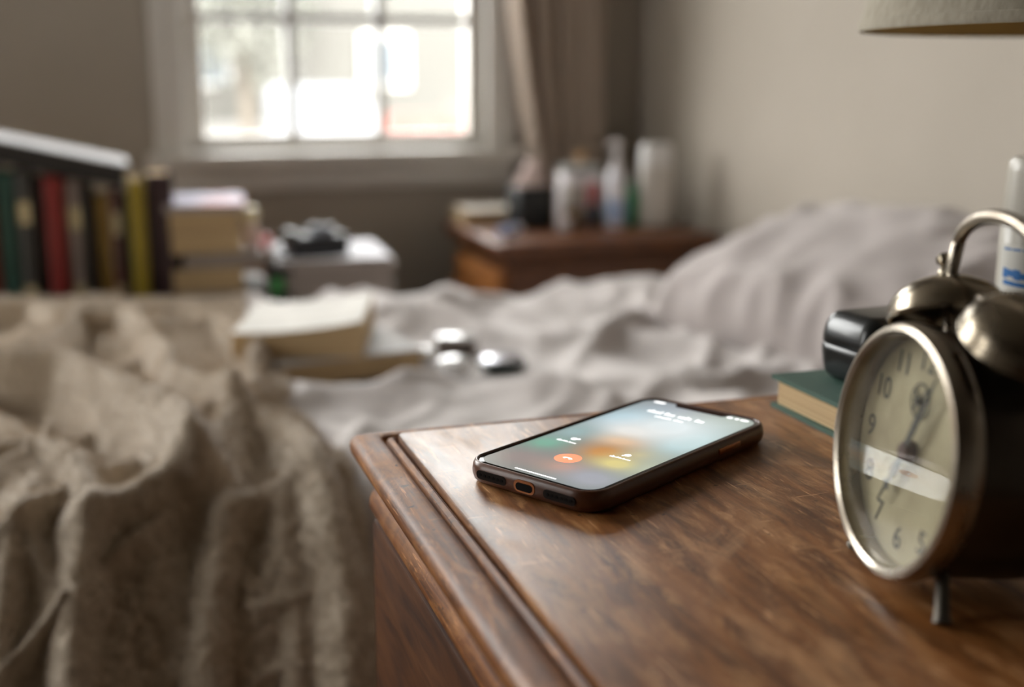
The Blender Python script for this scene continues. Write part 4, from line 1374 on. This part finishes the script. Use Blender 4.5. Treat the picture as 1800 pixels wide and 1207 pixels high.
def hand(name, ang, pts, zz, m=None):
    bm = bmesh.new()
    rot = FACE @ Matrix.Rotation(-ang, 4, 'Z')
    add_loft(bm, [[rot @ Vector((x, y, zz)) for x, y in pts], [rot @ Vector((x, y, zz + 0.0004)) for x, y in pts]])
    return obj(name, bm, m or M['handm'], ck, smooth=False)


hand('minute_hand', R(25), [(-0.0010, -0.007), (0.0010, -0.007), (0.0013, 0.004), (0.0019, 0.012), (0.0013, 0.022), (0.0008, 0.028), (0.0003, 0.0355), (-0.0003, 0.0355), (-0.0008, 0.028), (-0.0013, 0.022), (-0.0019, 0.012), (-0.0013, 0.004)], 0.0192)
hand('hour_hand', R(211), [(-0.0012, -0.005), (0.0012, -0.005), (0.0014, 0.005), (0.0023, 0.0095), (0.0023, 0.0125), (0.0010, 0.0150), (0.0010, 0.0175), (0.0030, 0.0190), (0.0008, 0.0200), (0.0003, 0.0275), (-0.0003, 0.0275), (-0.0008, 0.0200), (-0.0030, 0.0190), (-0.0010, 0.0175), (-0.0010, 0.0150), (-0.0023, 0.0125), (-0.0023, 0.0095), (-0.0014, 0.005)], 0.0182)
lathe('hub', [(0.0042, 0.0155), (0.0042, 0.0185), (0.0030, 0.0200), (0.001, 0.0204)], mat('hub_red_brown', srgb(70, 36, 34), 0.4), ck, 24, AX)
sub = LEAN @ Matrix.Translation((-0.0158, 0, 0.0195)) @ Matrix.Rotation(R(-90), 4, 'Y')
lathe('subdial_ring', [(0.0068, 0), (0.0068, 0.0003), (0.0062, 0.0003), (0.0062, 0)], M['ink'], ck, 36, sub, cap0=False, cap1=False)
lathe('subdial_hub', [(0.0014, 0), (0.0014, 0.0018), (0.0004, 0.0020)], M['handm'], ck, 16, sub)
SUBH = FACE @ Matrix.Translation((0, 0.0195, 0))
bm = bmesh.new()
for a in (R(-50), R(40)):
    rot = SUBH @ Matrix.Rotation(-a, 4, 'Z')
    add_loft(bm, [[rot @ Vector((x, y, zz)) for x, y in ((-0.0005, -0.0055), (0.0005, -0.0055), (0.0007, 0), (0.0004, 0.0062), (-0.0004, 0.0062), (-0.0007, 0))] for zz in (0.0162, 0.0165)])
obj('alarm_hand', bm, M['handm'], ck, smooth=False)


# bells on the top
def bell(side):
    m = LEAN @ Matrix.Translation((0.004, side * 0.0255, 0.0470)) @ Matrix.Rotation(R(-side * 24), 4, 'X')
    rb = 0.0225
    pr = [(rb - 0.0012, 0.0), (rb, 0.0), (rb + 0.0005, 0.0012), (rb, 0.0026)]
    for i in range(1, 10):
        a = PI / 2 * i / 9
        pr.append((max(rb * math.cos(a), 0.0012), 0.0026 + 0.0145 * math.sin(a)))
    inner = [(max((rb - 0.0012) * math.cos(PI / 2 * i / 9), 0.001), 0.0026 + 0.0133 * math.sin(PI / 2 * i / 9)) for i in range(9, -1, -1)]
    b = lathe('bell', pr + inner, M['bell'], ck, 64, m, cap0=False, cap1=False)
    lathe('bell_post', [(0.0022, -0.008), (0.0022, 0.0165)], M['nickel'], b, 16, m)
    lathe('bell_nut', [(0.0030, 0.0165), (0.0034, 0.0178), (0.0030, 0.0195), (0.0018, 0.0202), (0.0020, 0.0215), (0.0034, 0.0228), (0.0036, 0.0246), (0.0022, 0.0262), (0.0004, 0.0264)], M['bell'], b, 20, m)
    return m


mF = bell(1)
mN = bell(-1)
pa = mF @ Vector((0, -0.0045, 0.0172))
pb_ = mN @ Vector((0, 0.0045, 0.0172))
top = 0.5 * (pa + pb_)
hp = [pa, pa + Vector((0.0006, -0.0002, 0.007))]
c0 = 0.5 * (pa + pb_) + Vector((0.001, 0, 0.0095))
hw = 0.5 * (pa - pb_).length + 0.0010
for i in range(15):
    a = R(8 + 164 * i / 14)
    hp.append(c0 + Vector((0.001, hw * math.cos(a), 0.0155 * math.sin(a))))
hp += [pb_ + Vector((0.0006, 0.0002, 0.007)), pb_]
tube('carry_handle', smooth_path(hp, 4), 0.0026, M['nickel'], ck, 14)
bm = bmesh.new()
add_tube(bm, [LEAN @ Vector((0.004, 0, 0.040)), LEAN @ Vector((0.004, 0, 0.058))], 0.0011, 10)
obj('hammer_rod', bm, M['nickel'], ck)
tube('hammer_head', [LEAN @ Vector((0.004, 0.0055, 0.0585)), LEAN @ Vector((0.004, -0.0055, 0.0585))], 0.0023, M['nickel'], ck, 14)
# feet: short splayed front pair and a rear prop, all standing on the table
for nm, a, b in (('foot', (-0.010, 0.026, 0.016), (-0.0145, 0.036, 0.0)), ('foot', (-0.010, -0.026, 0.016), (-0.0145, -0.036, 0.0)),
                 ('foot', (0.024, 0.026, 0.016), (0.030, 0.036, 0.0)), ('foot', (0.024, -0.026, 0.016), (0.030, -0.036, 0.0))):
    d = Vector(b) - Vector(a)
    bm = bmesh.new()
    add_tube(bm, [Vector(a), Vector(a) + d * 0.5, Vector(a) + d * 0.84, Vector(b) + Vector((0, 0, 0.0002))], lambda t: 0.0026 + 0.0014 * max(0, t - 0.4), 12)
    for v in bm.verts: v.co.z = max(v.co.z, 0.0)
    obj(nm, bm, mat('dull_foot_metal', srgb(84, 78, 70), 0.45, 0.8), ck)
